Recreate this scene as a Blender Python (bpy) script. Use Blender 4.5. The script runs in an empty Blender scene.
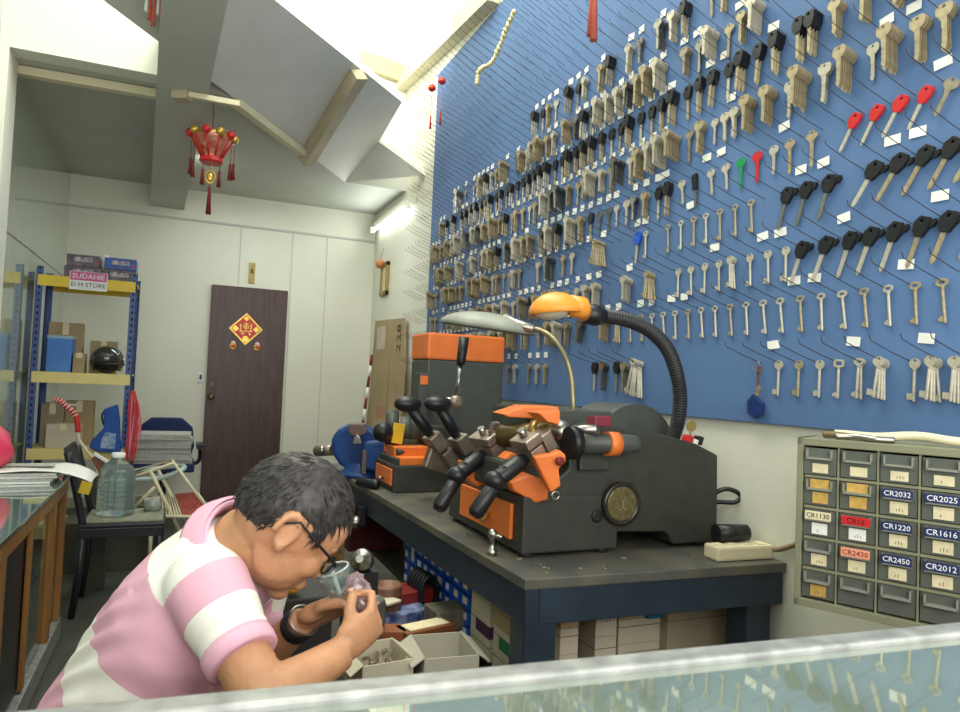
import bpy, bmesh, math, random
from mathutils import Vector, Matrix, Euler
R = random.Random(7)
PI = math.pi
SC = bpy.context.scene
COL = SC.collection
# ------------------------------------------------------------------ camera geometry
F = 700.0
def _n(v): return Vector(v).normalized()
_d = _n((-300, 14, 700)); _u = _n((.042*18421, -18421, 700)); _x = _d.cross(_u)
if _x[0] < 0: _x = -_x
CAM = Vector((0, 0, 1.25))
def c2w(v): v = Vector(v); return Vector((_x.dot(v), _d.dot(v), _u.dot(v)))
def ray(px, py): return c2w(((px-480)/F, (py-356)/F, 1))
def P(px, py, d): return CAM + ray(px, py)*d
def atX(px, py, v): r = ray(px, py); return CAM + r*(v/r[0])
def atY(px, py, v): r = ray(px, py); return CAM + r*(v/r[1])
def atZ(px, py, v): r = ray(px, py); return CAM + r*((v-1.25)/r[2])
cd = bpy.data.cameras.new('camera'); co = bpy.data.objects.new('camera', cd); COL.objects.link(co)
cr, cu, cb = c2w((1, 0, 0)), c2w((0, -1, 0)), c2w((0, 0, -1))
m = Matrix((cr, cu, cb)).transposed().to_4x4(); m.translation = CAM
co.matrix_world = m
cd.sensor_width = 36; cd.lens = 36*F/960; cd.clip_start = .02; cd.clip_end = 60
cd.dof.use_dof = True; cd.dof.focus_distance = 2.1; cd.dof.aperture_fstop = 12
SC.camera = co
SC.view_settings.view_transform = 'Standard'; SC.view_settings.look = 'None'
SC.view_settings.gamma = 1; SC.view_settings.use_curve_mapping = False
# ------------------------------------------------------------------ materials
def lin(c):
    return tuple(((x/255)/12.92 if x/255 <= .04045 else (((x/255)+.055)/1.055)**2.4) for x in c)
MATS = {}
def mat(name, rgb, rough=.5, metal=0, var=.0, scale=8, bump=0, bscale=None, trans=0, alpha=1, coat=0, spec=.5, rgb2=None, ior=1.45, emit=0, sss=0, stretch=None):
    if name in MATS: return MATS[name]
    m = bpy.data.materials.new(name); m.use_nodes = True
    nt = m.node_tree; b = nt.nodes['Principled BSDF']
    c = (*lin(rgb), 1)
    b.inputs['Base Color'].default_value = c
    b.inputs['Roughness'].default_value = rough; b.inputs['Metallic'].default_value = metal
    b.inputs['Transmission Weight'].default_value = trans; b.inputs['Alpha'].default_value = alpha
    b.inputs['Coat Weight'].default_value = coat; b.inputs['Specular IOR Level'].default_value = spec
    b.inputs['IOR'].default_value = ior
    if sss:
        b.inputs['Subsurface Weight'].default_value = sss; b.inputs['Subsurface Radius'].default_value = (.02, .008, .004)
    if emit:
        b.inputs['Emission Color'].default_value = c; b.inputs['Emission Strength'].default_value = emit
    if var or rgb2 or bump:
        tc = nt.nodes.new('ShaderNodeTexCoord'); no = nt.nodes.new('ShaderNodeTexNoise')
        mp = nt.nodes.new('ShaderNodeMapping'); nt.links.new(tc.outputs['Object'], mp.inputs[0])
        if stretch: mp.inputs['Scale'].default_value = stretch
        nt.links.new(mp.outputs[0], no.inputs['Vector']); no.inputs['Scale'].default_value = scale
        no.inputs['Detail'].default_value = 6
        if var or rgb2:
            c1 = lin(rgb); c2 = lin(rgb2) if rgb2 else tuple(x*(1-var) for x in c1)
            c0 = c1 if rgb2 else tuple(min(1, x*(1+var*.6)) for x in c1)
            r = nt.nodes.new('ShaderNodeValToRGB'); r.color_ramp.elements[0].position = .32; r.color_ramp.elements[1].position = .68
            r.color_ramp.elements[0].color = (*c2, 1); r.color_ramp.elements[1].color = (*c0, 1)
            nt.links.new(no.outputs['Fac'], r.inputs[0]); nt.links.new(r.outputs[0], b.inputs['Base Color'])
        if bump:
            n2 = no
            if bscale:
                n2 = nt.nodes.new('ShaderNodeTexNoise'); nt.links.new(mp.outputs[0], n2.inputs['Vector']); n2.inputs['Scale'].default_value = bscale
            bp = nt.nodes.new('ShaderNodeBump'); bp.inputs['Strength'].default_value = bump; bp.inputs['Distance'].default_value = .01
            nt.links.new(n2.outputs['Fac'], bp.inputs['Height']); nt.links.new(bp.outputs[0], b.inputs['Normal'])
    MATS[name] = m
    return m
W_WALL = mat('wall_paint', (221, 220, 204), .5, var=.05, scale=1.3, bump=.08, bscale=30)
W_UP = mat('upper_wall_paint', (232, 232, 220), .7, var=.06, scale=1.6)
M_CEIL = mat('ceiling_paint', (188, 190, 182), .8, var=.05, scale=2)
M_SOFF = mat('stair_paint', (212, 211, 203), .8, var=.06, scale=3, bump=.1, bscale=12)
M_FLOOR = mat('floor_screed', (72, 74, 66), .55, var=.35, scale=4, bump=.1)
M_CREAM = mat('cream_plastic', (214, 205, 172), .5, var=.06, scale=5)
M_TAN = mat('tan_wood_trunk', (176, 166, 138), .6, var=.15, scale=8)
M_DOOR = mat('dark_wood_veneer', (84, 64, 60), .38, scale=6, rgb2=(66, 50, 47), bump=.05, stretch=(6, 6, .6))
M_BLUEB = mat('blue_board', (84, 115, 160), .7, var=.12, scale=1.8)
M_STEEL = mat('steel', (170, 168, 160), .32, 1, var=.2, scale=30)
M_NICK = mat('nickel_key', (196, 190, 172), .4, .35, var=.16, scale=60)
M_BRASS = mat('brass_key', (174, 160, 128), .42, .35, var=.25, scale=60)
M_GUN = mat('dull_key', (152, 142, 120), .45, .3, var=.3, scale=60)
M_BLACK = mat('black_plastic', (26, 27, 30), .38, var=.2, scale=20)
M_RUB = mat('black_rubber', (38, 39, 42), .5, var=.15, scale=20)
M_RODM = mat('hook_wire', (88, 72, 62), .45, .6)
M_WHITE = mat('white_card', (236, 236, 230), .6, var=.04, scale=30)
M_RED = mat('red_plastic', (196, 40, 42), .35)
M_REDD = mat('dark_red', (120, 32, 30), .5, var=.2, scale=10)
M_GREEN = mat('green_plastic', (26, 142, 80), .4)
M_GOLD = mat('gold_foil', (214, 178, 84), .3, .6, var=.2, scale=40)
M_ORANGE = mat('orange_enamel', (226, 118, 52), .42, var=.1, scale=14, bump=.05, bscale=60)
M_ORL = mat('orange_lamp_plastic', (232, 150, 54), .4, var=.05)
M_CAST = mat('grey_hammertone_casting', (58, 60, 54), .5, .1, var=.16, scale=18, bump=.12, bscale=160)
M_CASTL = mat('grey_casting', (74, 78, 74), .45, .1, var=.12, scale=18, bump=.08, bscale=140)
M_JAW = mat('worn_jaw_steel', (150, 136, 124), .42, .65, var=.28, scale=30)
M_BENCH = mat('blue_black_steel', (36, 50, 64), .42, .1, var=.25, scale=9, bump=.06, bscale=50)
M_BTOP = mat('bench_top_worn', (66, 72, 72), .5, .1, scale=7, rgb2=(104, 98, 84), bump=.1, bscale=60)
M_BLUE = mat('blue_enamel', (30, 66, 124), .38, var=.2, scale=12)
M_BLUEP = mat('blue_post_steel', (62, 88, 148), .42, .1, var=.15, scale=20)
M_YEL = mat('yellow_shelf_steel', (232, 200, 60), .45, var=.08, scale=8)
M_YELP = mat('pale_yellow_steel', (232, 214, 138), .45, var=.08, scale=8)
M_WOOD = mat('honey_wood', (158, 112, 62), .42, scale=5, rgb2=(128, 86, 44), stretch=(5, 5, .5))
M_CARD = mat('cardboard', (168, 148, 112), .75, var=.12, scale=5)
M_CARDL = mat('pale_cardboard', (196, 188, 166), .75, var=.1, scale=6)
M_GTOP = mat('counter_green_glass', (112, 130, 122), .06, spec=1.0, coat=1, ior=1.9, var=.12, scale=6)
M_GLASS = mat('clear_glass', (225, 240, 232), .02, trans=1, ior=1.3)
M_PET = mat('clear_bottle_plastic', (225, 240, 240), .06, trans=.9, ior=1.12)
M_WATER = mat('drinking_water', (225, 238, 235), .05, trans=.93, ior=1.1)
M_ALU = mat('aluminium_rail', (160, 162, 158), .4, .3, scale=40, rgb2=(118, 120, 118))
M_SKIN = mat('skin', (190, 140, 104), .52, var=.16, scale=22, sss=.1, bump=.12, bscale=140)
M_HAIR = mat('black_hair', (30, 27, 27), .5, rgb2=(66, 62, 60), scale=90)
M_PINK = mat('pink_knit', (226, 176, 196), .85, var=.04, scale=60)
M_TROU = mat('dark_trousers', (44, 46, 54), .85, var=.1, scale=20)
M_NAVY = mat('navy_fabric', (34, 48, 92), .85, var=.15, scale=30)
M_PAPER = mat('newsprint', (205, 205, 196), .8, rgb2=(150, 152, 148), scale=70, stretch=(1, 1, 6))
M_BAG = mat('clear_film', (235, 228, 232), .15, trans=.7, ior=1.08, alpha=.6)
M_PINKBAG = mat('pink_plastic_bag', (222, 62, 96), .4, var=.15, scale=9, bump=.3, bscale=14)
M_GREYL = mat('grey_green_cabinet', (128, 128, 104), .5, var=.08, scale=10)
M_DRAW = mat('smoky_drawer_plastic', (92, 96, 90), .22, var=.1, scale=14, spec=.6)
M_DRAWL = mat('drawer_lip_plastic', (134, 136, 126), .25, spec=.6)
M_NAVYLAB = mat('navy_label', (34, 46, 92), .45)
M_OLDLAB = mat('aged_paper', (222, 210, 172), .7, var=.12, scale=60)
M_YLAB = mat('yellowed_paper', (198, 160, 84), .7, var=.2, scale=60)
M_PLAB = mat('peach_label', (232, 150, 122), .6)
M_TEXTW = mat('white_print', (235, 235, 235), .6)
M_TEXTK = mat('black_print', (28, 28, 30), .6)
# mirror-like wall cladding
M_LWALL = mat('glossy_green_cladding', (172, 186, 172), .06, spec=.9, coat=.8, var=.05, scale=1.5)
# ------------------------------------------------------------------ mesh builder
def frame(d, up=(0, 0, 1)):
    z = Vector(d).normalized(); up = Vector(up)
    if abs(z.dot(up)) > .98: up = Vector((1, 0, 0)) if abs(z.x) < .9 else Vector((0, 1, 0))
    x = up.cross(z).normalized(); y = z.cross(x)
    return x, y, z
class MB:
    def __init__(s): s.b = bmesh.new(); s.mi = 0
    def face(s, vs, smooth=False):
        try:
            f = s.b.faces.new(vs); f.material_index = s.mi; f.smooth = smooth; return f
        except ValueError: return None
    def box(s, c, size, rot=None, ax=None):
        c = Vector(c); hx, hy, hz = [k/2 for k in size]
        if ax: X, Y, Z = [Vector(a) for a in ax]
        elif rot is not None:
            mm = (Euler(rot) if not isinstance(rot, Matrix) else rot)
            mm = mm.to_matrix() if hasattr(mm, 'to_matrix') else mm
            X, Y, Z = mm.col[0], mm.col[1], mm.col[2]
        else: X, Y, Z = Vector((1, 0, 0)), Vector((0, 1, 0)), Vector((0, 0, 1))
        v = [s.b.verts.new(c+X*a*hx+Y*b*hy+Z*d*hz) for a in (-1, 1) for b in (-1, 1) for d in (-1, 1)]
        for q in ((0, 1, 3, 2), (4, 6, 7, 5), (0, 4, 5, 1), (2, 3, 7, 6), (0, 2, 6, 4), (1, 5, 7, 3)):
            s.face([v[i] for i in q])
        return s
    def mm(s, a, b): # box by min/max
        return s.box([(a[i]+b[i])/2 for i in range(3)], [abs(b[i]-a[i]) for i in range(3)])
    def rings(s, rings, cap=True, smooth=True, close=True):
        R_ = [[s.b.verts.new(p) for p in r] for r in rings]; n = len(R_[0])
        for a, b in zip(R_, R_[1:]):
            for i in range(n if close else n-1):
                s.face([a[i], a[(i+1) % n], b[(i+1) % n], b[i]], smooth)
        if cap:
            s.face(R_[0][::-1]); s.face(R_[-1])
        return s
    def loft(s, pts, rad, n=12, up=(0, 0, 1), cap=True, smooth=True):
        pts = [Vector(p) for p in pts]; rs = []
        if not isinstance(rad, (list, tuple)): rad = [rad]*len(pts)
        px = None
        for i, p in enumerate(pts):
            t = (pts[min(i+1, len(pts)-1)]-pts[max(i-1, 0)])
            if px is None: x, y, z = frame(t, up)
            else:
                z = t.normalized(); x = (px-z*px.dot(z)).normalized(); y = z.cross(x)
            px = x
            r = rad[i]; ra, rb = r if isinstance(r, (list, tuple)) else (r, r)
            rs.append([p+x*math.cos(2*PI*k/n)*ra+y*math.sin(2*PI*k/n)*rb for k in range(n)])
        return s.rings(rs, cap, smooth)
    def cyl(s, a, b, r, r2=None, n=16):
        return s.loft([a, b], [r, r if r2 is None else r2], n)
    def lathe(s, prof, o=(0, 0, 0), axis=(0, 0, 1), n=24, smooth=True, cap=True, up=(0, 0, 1)):
        x, y, z = frame(axis, up); o = Vector(o)
        return s.rings([[o+z*h+x*math.cos(2*PI*k/n)*r+y*math.sin(2*PI*k/n)*r for k in range(n)] for r, h in prof], cap, smooth)
    def ell(s, c, r, ax=None, n=20, m=12):
        c = Vector(c); X, Y, Z = [Vector(a) for a in ax] if ax else (Vector((1, 0, 0)), Vector((0, 1, 0)), Vector((0, 0, 1)))
        rs = []
        for j in range(m+1):
            t = PI*(j+.02)/(m+.04); rs.append([c+X*math.sin(t)*math.cos(2*PI*k/n)*r[0]+Y*math.sin(t)*math.sin(2*PI*k/n)*r[1]+Z*-math.cos(t)*r[2] for k in range(n)])
        return s.rings(rs)
    def prism(s, poly, o, X, Y, Z, h): # poly 2-D in X,Y ; extruded along Z by h
        o, X, Y, Z = Vector(o), Vector(X), Vector(Y), Vector(Z)
        a = [s.b.verts.new(o+X*p[0]+Y*p[1]) for p in poly]; b = [s.b.verts.new(o+X*p[0]+Y*p[1]+Z*h) for p in poly]
        n = len(poly); s.face(a[::-1]); s.face(b)
        for i in range(n): s.face([a[i], a[(i+1) % n], b[(i+1) % n], b[i]])
        return s
    def slab(s, pts, off): # 3-D polygon extruded by vector
        off = Vector(off); a = [s.b.verts.new(Vector(p)) for p in pts]; b = [s.b.verts.new(Vector(p)+off) for p in pts]
        n = len(pts); s.face(a[::-1]); s.face(b)
        for i in range(n): s.face([a[i], a[(i+1) % n], b[(i+1) % n], b[i]])
        return s
    def ringplate(s, outer, inner, o, X, Y, Z, h):
        o, X, Y, Z = Vector(o), Vector(X), Vector(Y), Vector(Z); n = len(outer)
        L = [[s.b.verts.new(o+X*p[0]+Y*p[1]+Z*t) for p in q] for q, t in ((outer, 0), (outer, h), (inner, h), (inner, 0))]
        for a, b in zip(L, L[1:]+L[:1]):
            for i in range(n): s.face([a[i], a[(i+1) % n], b[(i+1) % n], b[i]])
        return s
    def mesh(s, name, mats, bevel=0, o=None):
        if o is not None: bmesh.ops.translate(s.b, verts=s.b.verts, vec=-Vector(o))
        bmesh.ops.recalc_face_normals(s.b, faces=s.b.faces)
        if bevel:
            es = [e for e in s.b.edges if len(e.link_faces) == 2 and e.calc_face_angle(0) > .6]
            try: bmesh.ops.bevel(s.b, geom=es, offset=bevel, segments=2, affect='EDGES', clamp_overlap=True, profile=.6)
            except Exception: pass
        me = bpy.data.meshes.new(name); s.b.to_mesh(me); s.b.free()
        for q in (mats if isinstance(mats, (list, tuple)) else [mats]): me.materials.append(q)
        return me
    def build(s, name, mats, parent=None, bevel=0, o=None):
        """verts are world unless parent has local=True; parent is an un-rotated empty/mesh at its location"""
        if parent is not None and not parent.get('_loc'):
            o = worldloc(parent)
            me = s.mesh(name, mats, bevel, o); ob = bpy.data.objects.new(name, me); COL.objects.link(ob); ob.parent = parent
            ob['_w'] = list(o)
        elif parent is not None:
            me = s.mesh(name, mats, bevel); ob = bpy.data.objects.new(name, me); COL.objects.link(ob); ob.parent = parent; ob['_loc'] = 1
        else:
            if o is None:
                vs = [v.co for v in s.b.verts]
                o = Vector(((min(v.x for v in vs)+max(v.x for v in vs))/2, (min(v.y for v in vs)+max(v.y for v in vs))/2, min(v.z for v in vs)))
            me = s.mesh(name, mats, bevel, o); ob = bpy.data.objects.new(name, me); COL.objects.link(ob); ob.location = o
            ob['_w'] = list(o)
        return ob
def worldloc(o):
    if '_w' in o: return Vector(o['_w'])
    return Vector(o.location)
def tag(o, label=None, cat=None, group=None, kind=None):
    if label: o['label'] = label
    if cat: o['category'] = cat
    if group: o['group'] = group
    if kind: o['kind'] = kind
    return o
def thing(name, loc, label, cat, group=None, rz=0, local=False):
    o = bpy.data.objects.new(name, None); COL.objects.link(o); o.location = Vector(loc); o.empty_display_size = .05
    o.rotation_euler = (0, 0, rz)
    if local: o['_loc'] = 1
    else: o['_w'] = list(loc)
    return tag(o, label, cat, group)
def dup(root, loc, label=None, group=None, rot=None):
    kids = {}
    for c in bpy.data.objects:
        if c.parent: kids.setdefault(c.parent.name, []).append(c)
    def cp(o, par):
        c = o.copy(); COL.objects.link(c); c.parent = par
        for k in kids.get(o.name, []): cp(k, c)
        return c
    r = cp(root, None); r.location = loc
    if rot is not None: r.rotation_euler = rot
    if label: r['label'] = label
    if group: r['group'] = group
    return r
def struct(mb, name, m, bevel=0, parent=None):
    o = mb.build(name, m, parent, bevel)
    if parent is None: o['kind'] = 'structure'
    return o
def text(s, o, X, Y, size, m, parent, name='lettering', depth=.0006, align='CENTER', sx=1):
    """raised lettering; X reading direction, Y up direction (world or local like parent)"""
    cu = bpy.data.curves.new('t', 'FONT'); cu.body = s; cu.size = size; cu.extrude = depth; cu.align_x = align; cu.align_y = 'CENTER'; cu.resolution_u = 2
    to = bpy.data.objects.new('t', cu); COL.objects.link(to)
    dg = bpy.context.evaluated_depsgraph_get(); me = bpy.data.meshes.new_from_object(to.evaluated_get(dg))
    bpy.data.objects.remove(to); me.name = name
    X = Vector(X).normalized(); Y = Vector(Y); Y = (Y-X*Y.dot(X)).normalized(); Z = X.cross(Y)
    mt = Matrix((X*sx, Y, Z)).transposed().to_4x4(); mt.translation = Vector(o)
    me.transform(mt); me.materials.clear(); me.materials.append(m)
    if parent is not None and not parent.get('_loc'): me.transform(Matrix.Translation(-worldloc(parent)))
    ob = bpy.data.objects.new(name, me); COL.objects.link(ob)
    if parent is not None: ob.parent = parent
    return ob
def lerp(a, b, t): return a+(b-a)*t
def smooth(pts, k=6):
    pts = [Vector(p) for p in pts]; out = []
    for i in range(len(pts)-1):
        p0, p1, p2, p3 = pts[max(i-1, 0)], pts[i], pts[i+1], pts[min(i+2, len(pts)-1)]
        for j in range(k):
            t = j/k; out.append(.5*((2*p1)+(p2-p0)*t+(2*p0-5*p1+4*p2-p3)*t*t+(3*p1-p0-3*p2+p3)*t**3))
    return out+[pts[-1]]
ZUP = Vector((0, 0, 1))
# ================================================================== THE SETTING
XW = 1.79; XL = -.98; YB = 7.106; ZS = 2.95; YS = 4.45; YU = 6.2; ZT = 5.2
struct(MB().mm((-1.1, -.6, -.1), (1.95, YB+.1, 0)), 'floor', M_FLOOR)
wr = struct(MB().mm((XW, -.6, 0), (XW+.12, YB+.1, ZT)), 'wall_right', W_WALL)
wb = struct(MB().mm((XL-.1, YB, 0), (XW, YB+.12, ZS)), 'wall_back', W_WALL)
wl = struct(MB().mm((XL-.12, -.6, 0), (XL, YB, ZT)), 'wall_left', M_LWALL)
# seams on the left cladding and the back wall panel joints
trim_n = [0]
def trim(mb, m, bevel=0):
    trim_n[0] += 1; return struct(mb, 'trim_%d' % trim_n[0], m, bevel)
trim(MB().mm((XL, 3.2, 2.02), (XL+.006, YB, 2.03)), M_CEIL)
trim(MB().mm((XL, YB-.012, 2.655), (XW, YB, 2.675)), M_CEIL)
trim(MB().mm((XL, YB-.02, 0), (.22, YB, .09)), M_TAN)
for xx in (.47, .96, 1.3):
    z0 = 2.09 if xx < .93 else 0
    trim(MB().mm((xx, YB-.004, z0), (xx+.006, YB, 2.655)), M_CEIL)
# lower ceiling slab with a diagonal opening for the stair
A = atZ(240, 103, ZS); Bq = atZ(345, 182, ZS)
sl = [(XL, YS, ZS), (.02, YS, ZS), (A.x, A.y, ZS), (Bq.x, Bq.y, ZS), (XW, Bq.y, ZS), (XW, YB, ZS), (XL, YB, ZS)]
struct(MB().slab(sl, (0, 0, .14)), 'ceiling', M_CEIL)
struct(MB().mm((XL, YS-.02, ZS), (.0, YS+.12, ZT)), 'wall_upper_left', W_UP)
struct(MB().mm((-.1, YU, ZS+.14), (XW, YU+.1, ZT)), 'wall_upper_back', W_UP)
struct(MB().mm((XL, -.6, ZT), (XW, YB, ZT+.1)), 'ceiling_upper', W_UP)
px_ = atY(10, 52, YS).x; struct(MB().mm((XL, YS-.02, 0), (px_, YS+.2, ZS)), 'wall_pilaster', W_UP)
# beam running front to back
ZB = 2.75
bl = [atZ(161, 0, ZB), atZ(228, 0, ZB), atZ(184, 211, ZB), atZ(150, 208, ZB)]
def ext(a, b, y): t = (y-a.y)/(b.y-a.y); return a.lerp(b, t)
bl = [ext(bl[3], bl[0], -.4), ext(bl[2], bl[1], -.4), ext(bl[2], bl[1], YB), ext(bl[3], bl[0], YB)]
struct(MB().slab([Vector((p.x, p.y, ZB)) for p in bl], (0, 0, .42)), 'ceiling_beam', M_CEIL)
# stair underside: one sloping slab resting on the diagonal edge, plus the winder piece
Cq = atZ(402, 102, 3.42)
nrm = (Bq-A).cross(Cq-A).normalized()
def onpl(px, py): r = ray(px, py); return CAM+r*((A-CAM).dot(nrm)/r.dot(nrm))
Dq = onpl(275, 0); Eq = onpl(379, 142)
dv = (Dq-Cq)
Dx = Dq+dv.normalized()*1.6; A2 = A+(A-Bq).normalized()*1.5
if nrm.z < 0: nrm = -nrm
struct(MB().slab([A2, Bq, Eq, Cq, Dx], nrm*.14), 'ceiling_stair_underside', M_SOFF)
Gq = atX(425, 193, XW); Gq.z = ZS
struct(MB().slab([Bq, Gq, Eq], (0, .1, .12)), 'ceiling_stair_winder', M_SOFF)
# cable trunking: kept as trims
def trunk(pts, w, h, m, up=(0, 0, 1)):
    mb = MB()
    for a, b in zip(pts, pts[1:]):
        a, b = Vector(a), Vector(b); x, y, z = frame(b-a, up)
        mb.box((a+b)/2, (w, h, (b-a).length+w*.5), ax=(x, y, z))
    return trim(mb, m, .003)
zt = ZS-.03
p0, p1 = atZ(14, 70, zt), atZ(177, 98, zt); p0.x = XL+.01
trunk([p0, p1], .06, .05, M_CREAM)
p2, p3 = atZ(183, 96, ZB-.03), atZ(234, 103, zt)
trunk([atZ(178, 96, ZB-.02), atZ(187, 96, ZB-.02)], .075, .05, M_TAN)
trunk([atZ(190, 95, ZB-.02), atZ(238, 104, ZB-.02)], .032, .03, M_CREAM)
trunk([atZ(238, 104, zt), atZ(304, 154, zt)], .055, .05, M_CREAM)
nn = -nrm*.05
trunk([onpl(304, 154)+nn, onpl(354, 71)+nn], .1, .09, M_TAN, up=nrm)
trunk([atX(400, 84, XW-.05), atX(492, -7, XW-.05)], .14, .09, M_CREAM, up=(1, 0, 0))
pz = atY(362, 60, YU-.04); pe = atY(401, 74, YU-.04)
trunk([pz, pe], .06, .16, mat('dark_cream_trunk', (170, 160, 126), .6))  # cream trunk, coloured darker so the strong light does not whiten it
# back door with its New Year diamond
dr = struct(MB().mm((.235, YB-.045, .03), (.935, YB-.004, 2.072)), 'door_1', M_DOOR, .004)
dk = MB(); kx = .288; kz = 1.02
kp = atY(211, 396, YB-.05); dk.lathe([(.03, 0), (.03, .008), (.012, .012), (.012, .04), (.028, .05), (.03, .065), (.018, .08)], (kp.x, YB-.045, kp.z), (0, -1, 0))
o = dk.build('door_knob', mat('aged_brass', (96, 78, 56), .35, .8), dr)
o = MB().box((kp.x, YB-.047, kp.z+.11), (.03, .006, .05)).build('keyhole_plate', MATS['aged_brass'], dr, .002)
# diamond
dc = atY(246, 329, YB-.05); Xv, Zv, Nv = (1, 0, 0), (0, 0, 1), (0, -1, 0)
dm = thing('new_year_diamond', (dc.x, YB-.046, dc.z-.19), 'red and gold New Year diamond stuck on the dark brown door', 'decoration')
q = lambda r: [(r, 0), (0, r), (-r, 0), (0, -r)]
MB().prism(q(.155), (dc.x, YB-.046, dc.z), Xv, Zv, Nv, .003).build('gold_border', M_GOLD, dm)
MB().prism(q(.137), (dc.x, YB-.049, dc.z), Xv, Zv, Nv, .002).build('red_panel', M_RED, dm)
g = MB()
for dx, dz, r in ((-.095, 0, .03), (.095, 0, .03), (0, .1, .026)):
    g.prism(q(r), (dc.x+dx, YB-.051, dc.z+dz), Xv, Zv, Nv, .002)
g.lathe([(.032, 0), (.03, .004)], (dc.x, YB-.051, dc.z-.098), (0, -1, 0), 14)
# brush-stroke character made of gold strokes
for (x0, z0, x1, z1, w) in ((-.05, .045, -.05, -.02, .008), (-.06, .03, -.038, .03, .007), (-.02, .05, .02, .05, .007), (0, .06, 0, -.01, .007),
                            (-.024, .03, .024, .03, .006), (-.024, .01, .024, .01, .006), (-.02, .03, -.02, .01, .006), (.02, .03, .02, .01, .006),
                            (.045, .05, .045, -.02, .008), (.036, .03, .056, .034, .006), (-.06, -.024, .055, -.02, .007), (-.04, -.035, -.028, -.055, .009), (.03, -.035, .042, -.058, .012), (-.028, -.055, -.016, -.036, .006)):
    a = Vector((dc.x+x0, YB-.052, dc.z+z0)); b = Vector((dc.x+x1, YB-.052, dc.z+z1)); t = (b-a)
    g.box((a+b)/2, (t.length, .004, w), ax=(t.normalized(), (0, 1, 0), t.normalized().cross(Vector((0, 1, 0)))))
g.build('gold_characters', M_GOLD, dm)
for sx in (-1, 1):
    c = (dc.x+sx*.11, YB-.046, dc.z-.15); k = MB()
    k.ell((c[0], c[1]-.006, c[2]-.02), (.032, .006, .038)); b_ = k.build('child_figure', M_GOLD if sx < 0 else MATS['gold_foil'], dm)
    k = MB(); k.ell((c[0], c[1]-.012, c[2]+.012), (.022, .006, .018)); k.build('face', mat('pink_face', (236, 190, 178), .5), b_)
    k = MB(); k.ell((c[0], c[1]-.012, c[2]-.02), (.024, .006, .012)); k.build('jacket', M_RED, b_)
# small plaque above the door and light switch
pl = atY(252, 273, YB-.01)
k = MB().mm((pl.x-.028, YB-.012, pl.z-.1), (pl.x+.028, YB, pl.z+.1)); pq = k.build('wall_plaque', mat('tarnished_brass', (160, 140, 84), .4, .5, var=.3, scale=40), None, .002)
tag(pq, 'narrow upright brass plaque on the white wall above the door', 'plaque')
MB().ell((pl.x, YB-.014, pl.z+.02), (.012, .004, .03)).build('figure_relief', mat('bronze_dark', (104, 84, 50), .5, .5), pq)
sw = atY(201, 377, YB-.01); k = MB().box((sw.x-.005, YB-.006, sw.z), (.045, .012, .09)); s_ = k.build('light_switch', M_WHITE, None, .002)
tag(s_, 'white light switch on the wall left of the brown door', 'switch')
MB().box((sw.x-.003, YB-.014, sw.z), (.02, .006, .045)).build('rocker', M_NAVYLAB, s_, .001)
# fluorescent lamp on the right wall under the slab
t0, t1 = Vector((XW-.07, 5.75, 2.74)), Vector((XW-.07, 6.95, 2.74))
fl = thing('fluorescent_lamp', ((XW-.05), 6.35, 2.7), 'lit fluorescent tube on the right wall, in the corner below the stair', 'lamp')
MB().mm((XW-.06, 5.72, 2.77), (XW-.002, 6.98, 2.83)).build('housing', W_WALL, fl, .004)
M_TUBE = mat('lit_tube', (240, 250, 244), .4, emit=9)
MB().cyl(t0+Vector((0, .03, 0)), t1-Vector((0, .03, 0)), .014).build('tube', M_TUBE, fl)
for p in (t0, t1): MB().box(p+Vector((.0, 0, .01)), (.04, .03, .06)).build('lamp_holder', M_WHITE, fl, .003)
def arealight(name, loc, rot, sx, sy, e, col=(1, 1, 1)):
    l = bpy.data.lights.new(name, 'AREA'); l.shape = 'RECTANGLE'; l.size = sx; l.size_y = sy; l.energy = e; l.color = col
    o = bpy.data.objects.new(name, l); COL.objects.link(o); o.location = loc; o.rotation_euler = rot; return o
arealight('tube_light', (XW-.12, 6.35, 2.7), (0, PI/2+.3, 0), .1, 1.1, 3.2, (.93, 1, .96))
# ceiling tubes of the front room (above the picture) and daylight from the open shop front
arealight('ceiling_tubes', (.5, 2.6, 4.9), (0, 0, 0), 1.6, 4, 170, (1, 1, .9))
arealight('upper_wash', (.9, 4.6, 4.2), (PI*.62, 0, 0), 1.4, .8, 50, (1, 1, .94))
arealight('shop_front_daylight', (.4, -.5, 1.9), (PI/2+.1, 0, 0), 2.4, 1.8, 62, (1, .99, .93))
arealight('rear_ceiling_area', (.6, 6.0, 2.9), (0, 0, 0), 1.2, .1, 16, (.96, 1, .96))  # area lamp close under the rear slab, no fixture modelled
w = bpy.data.worlds.new('world'); SC.world = w; w.use_nodes = True
w.node_tree.nodes['Background'].inputs[0].default_value = (.95, .98, 1, 1); w.node_tree.nodes['Background'].inputs[1].default_value = .6
SC.view_settings.exposure = .12
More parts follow.
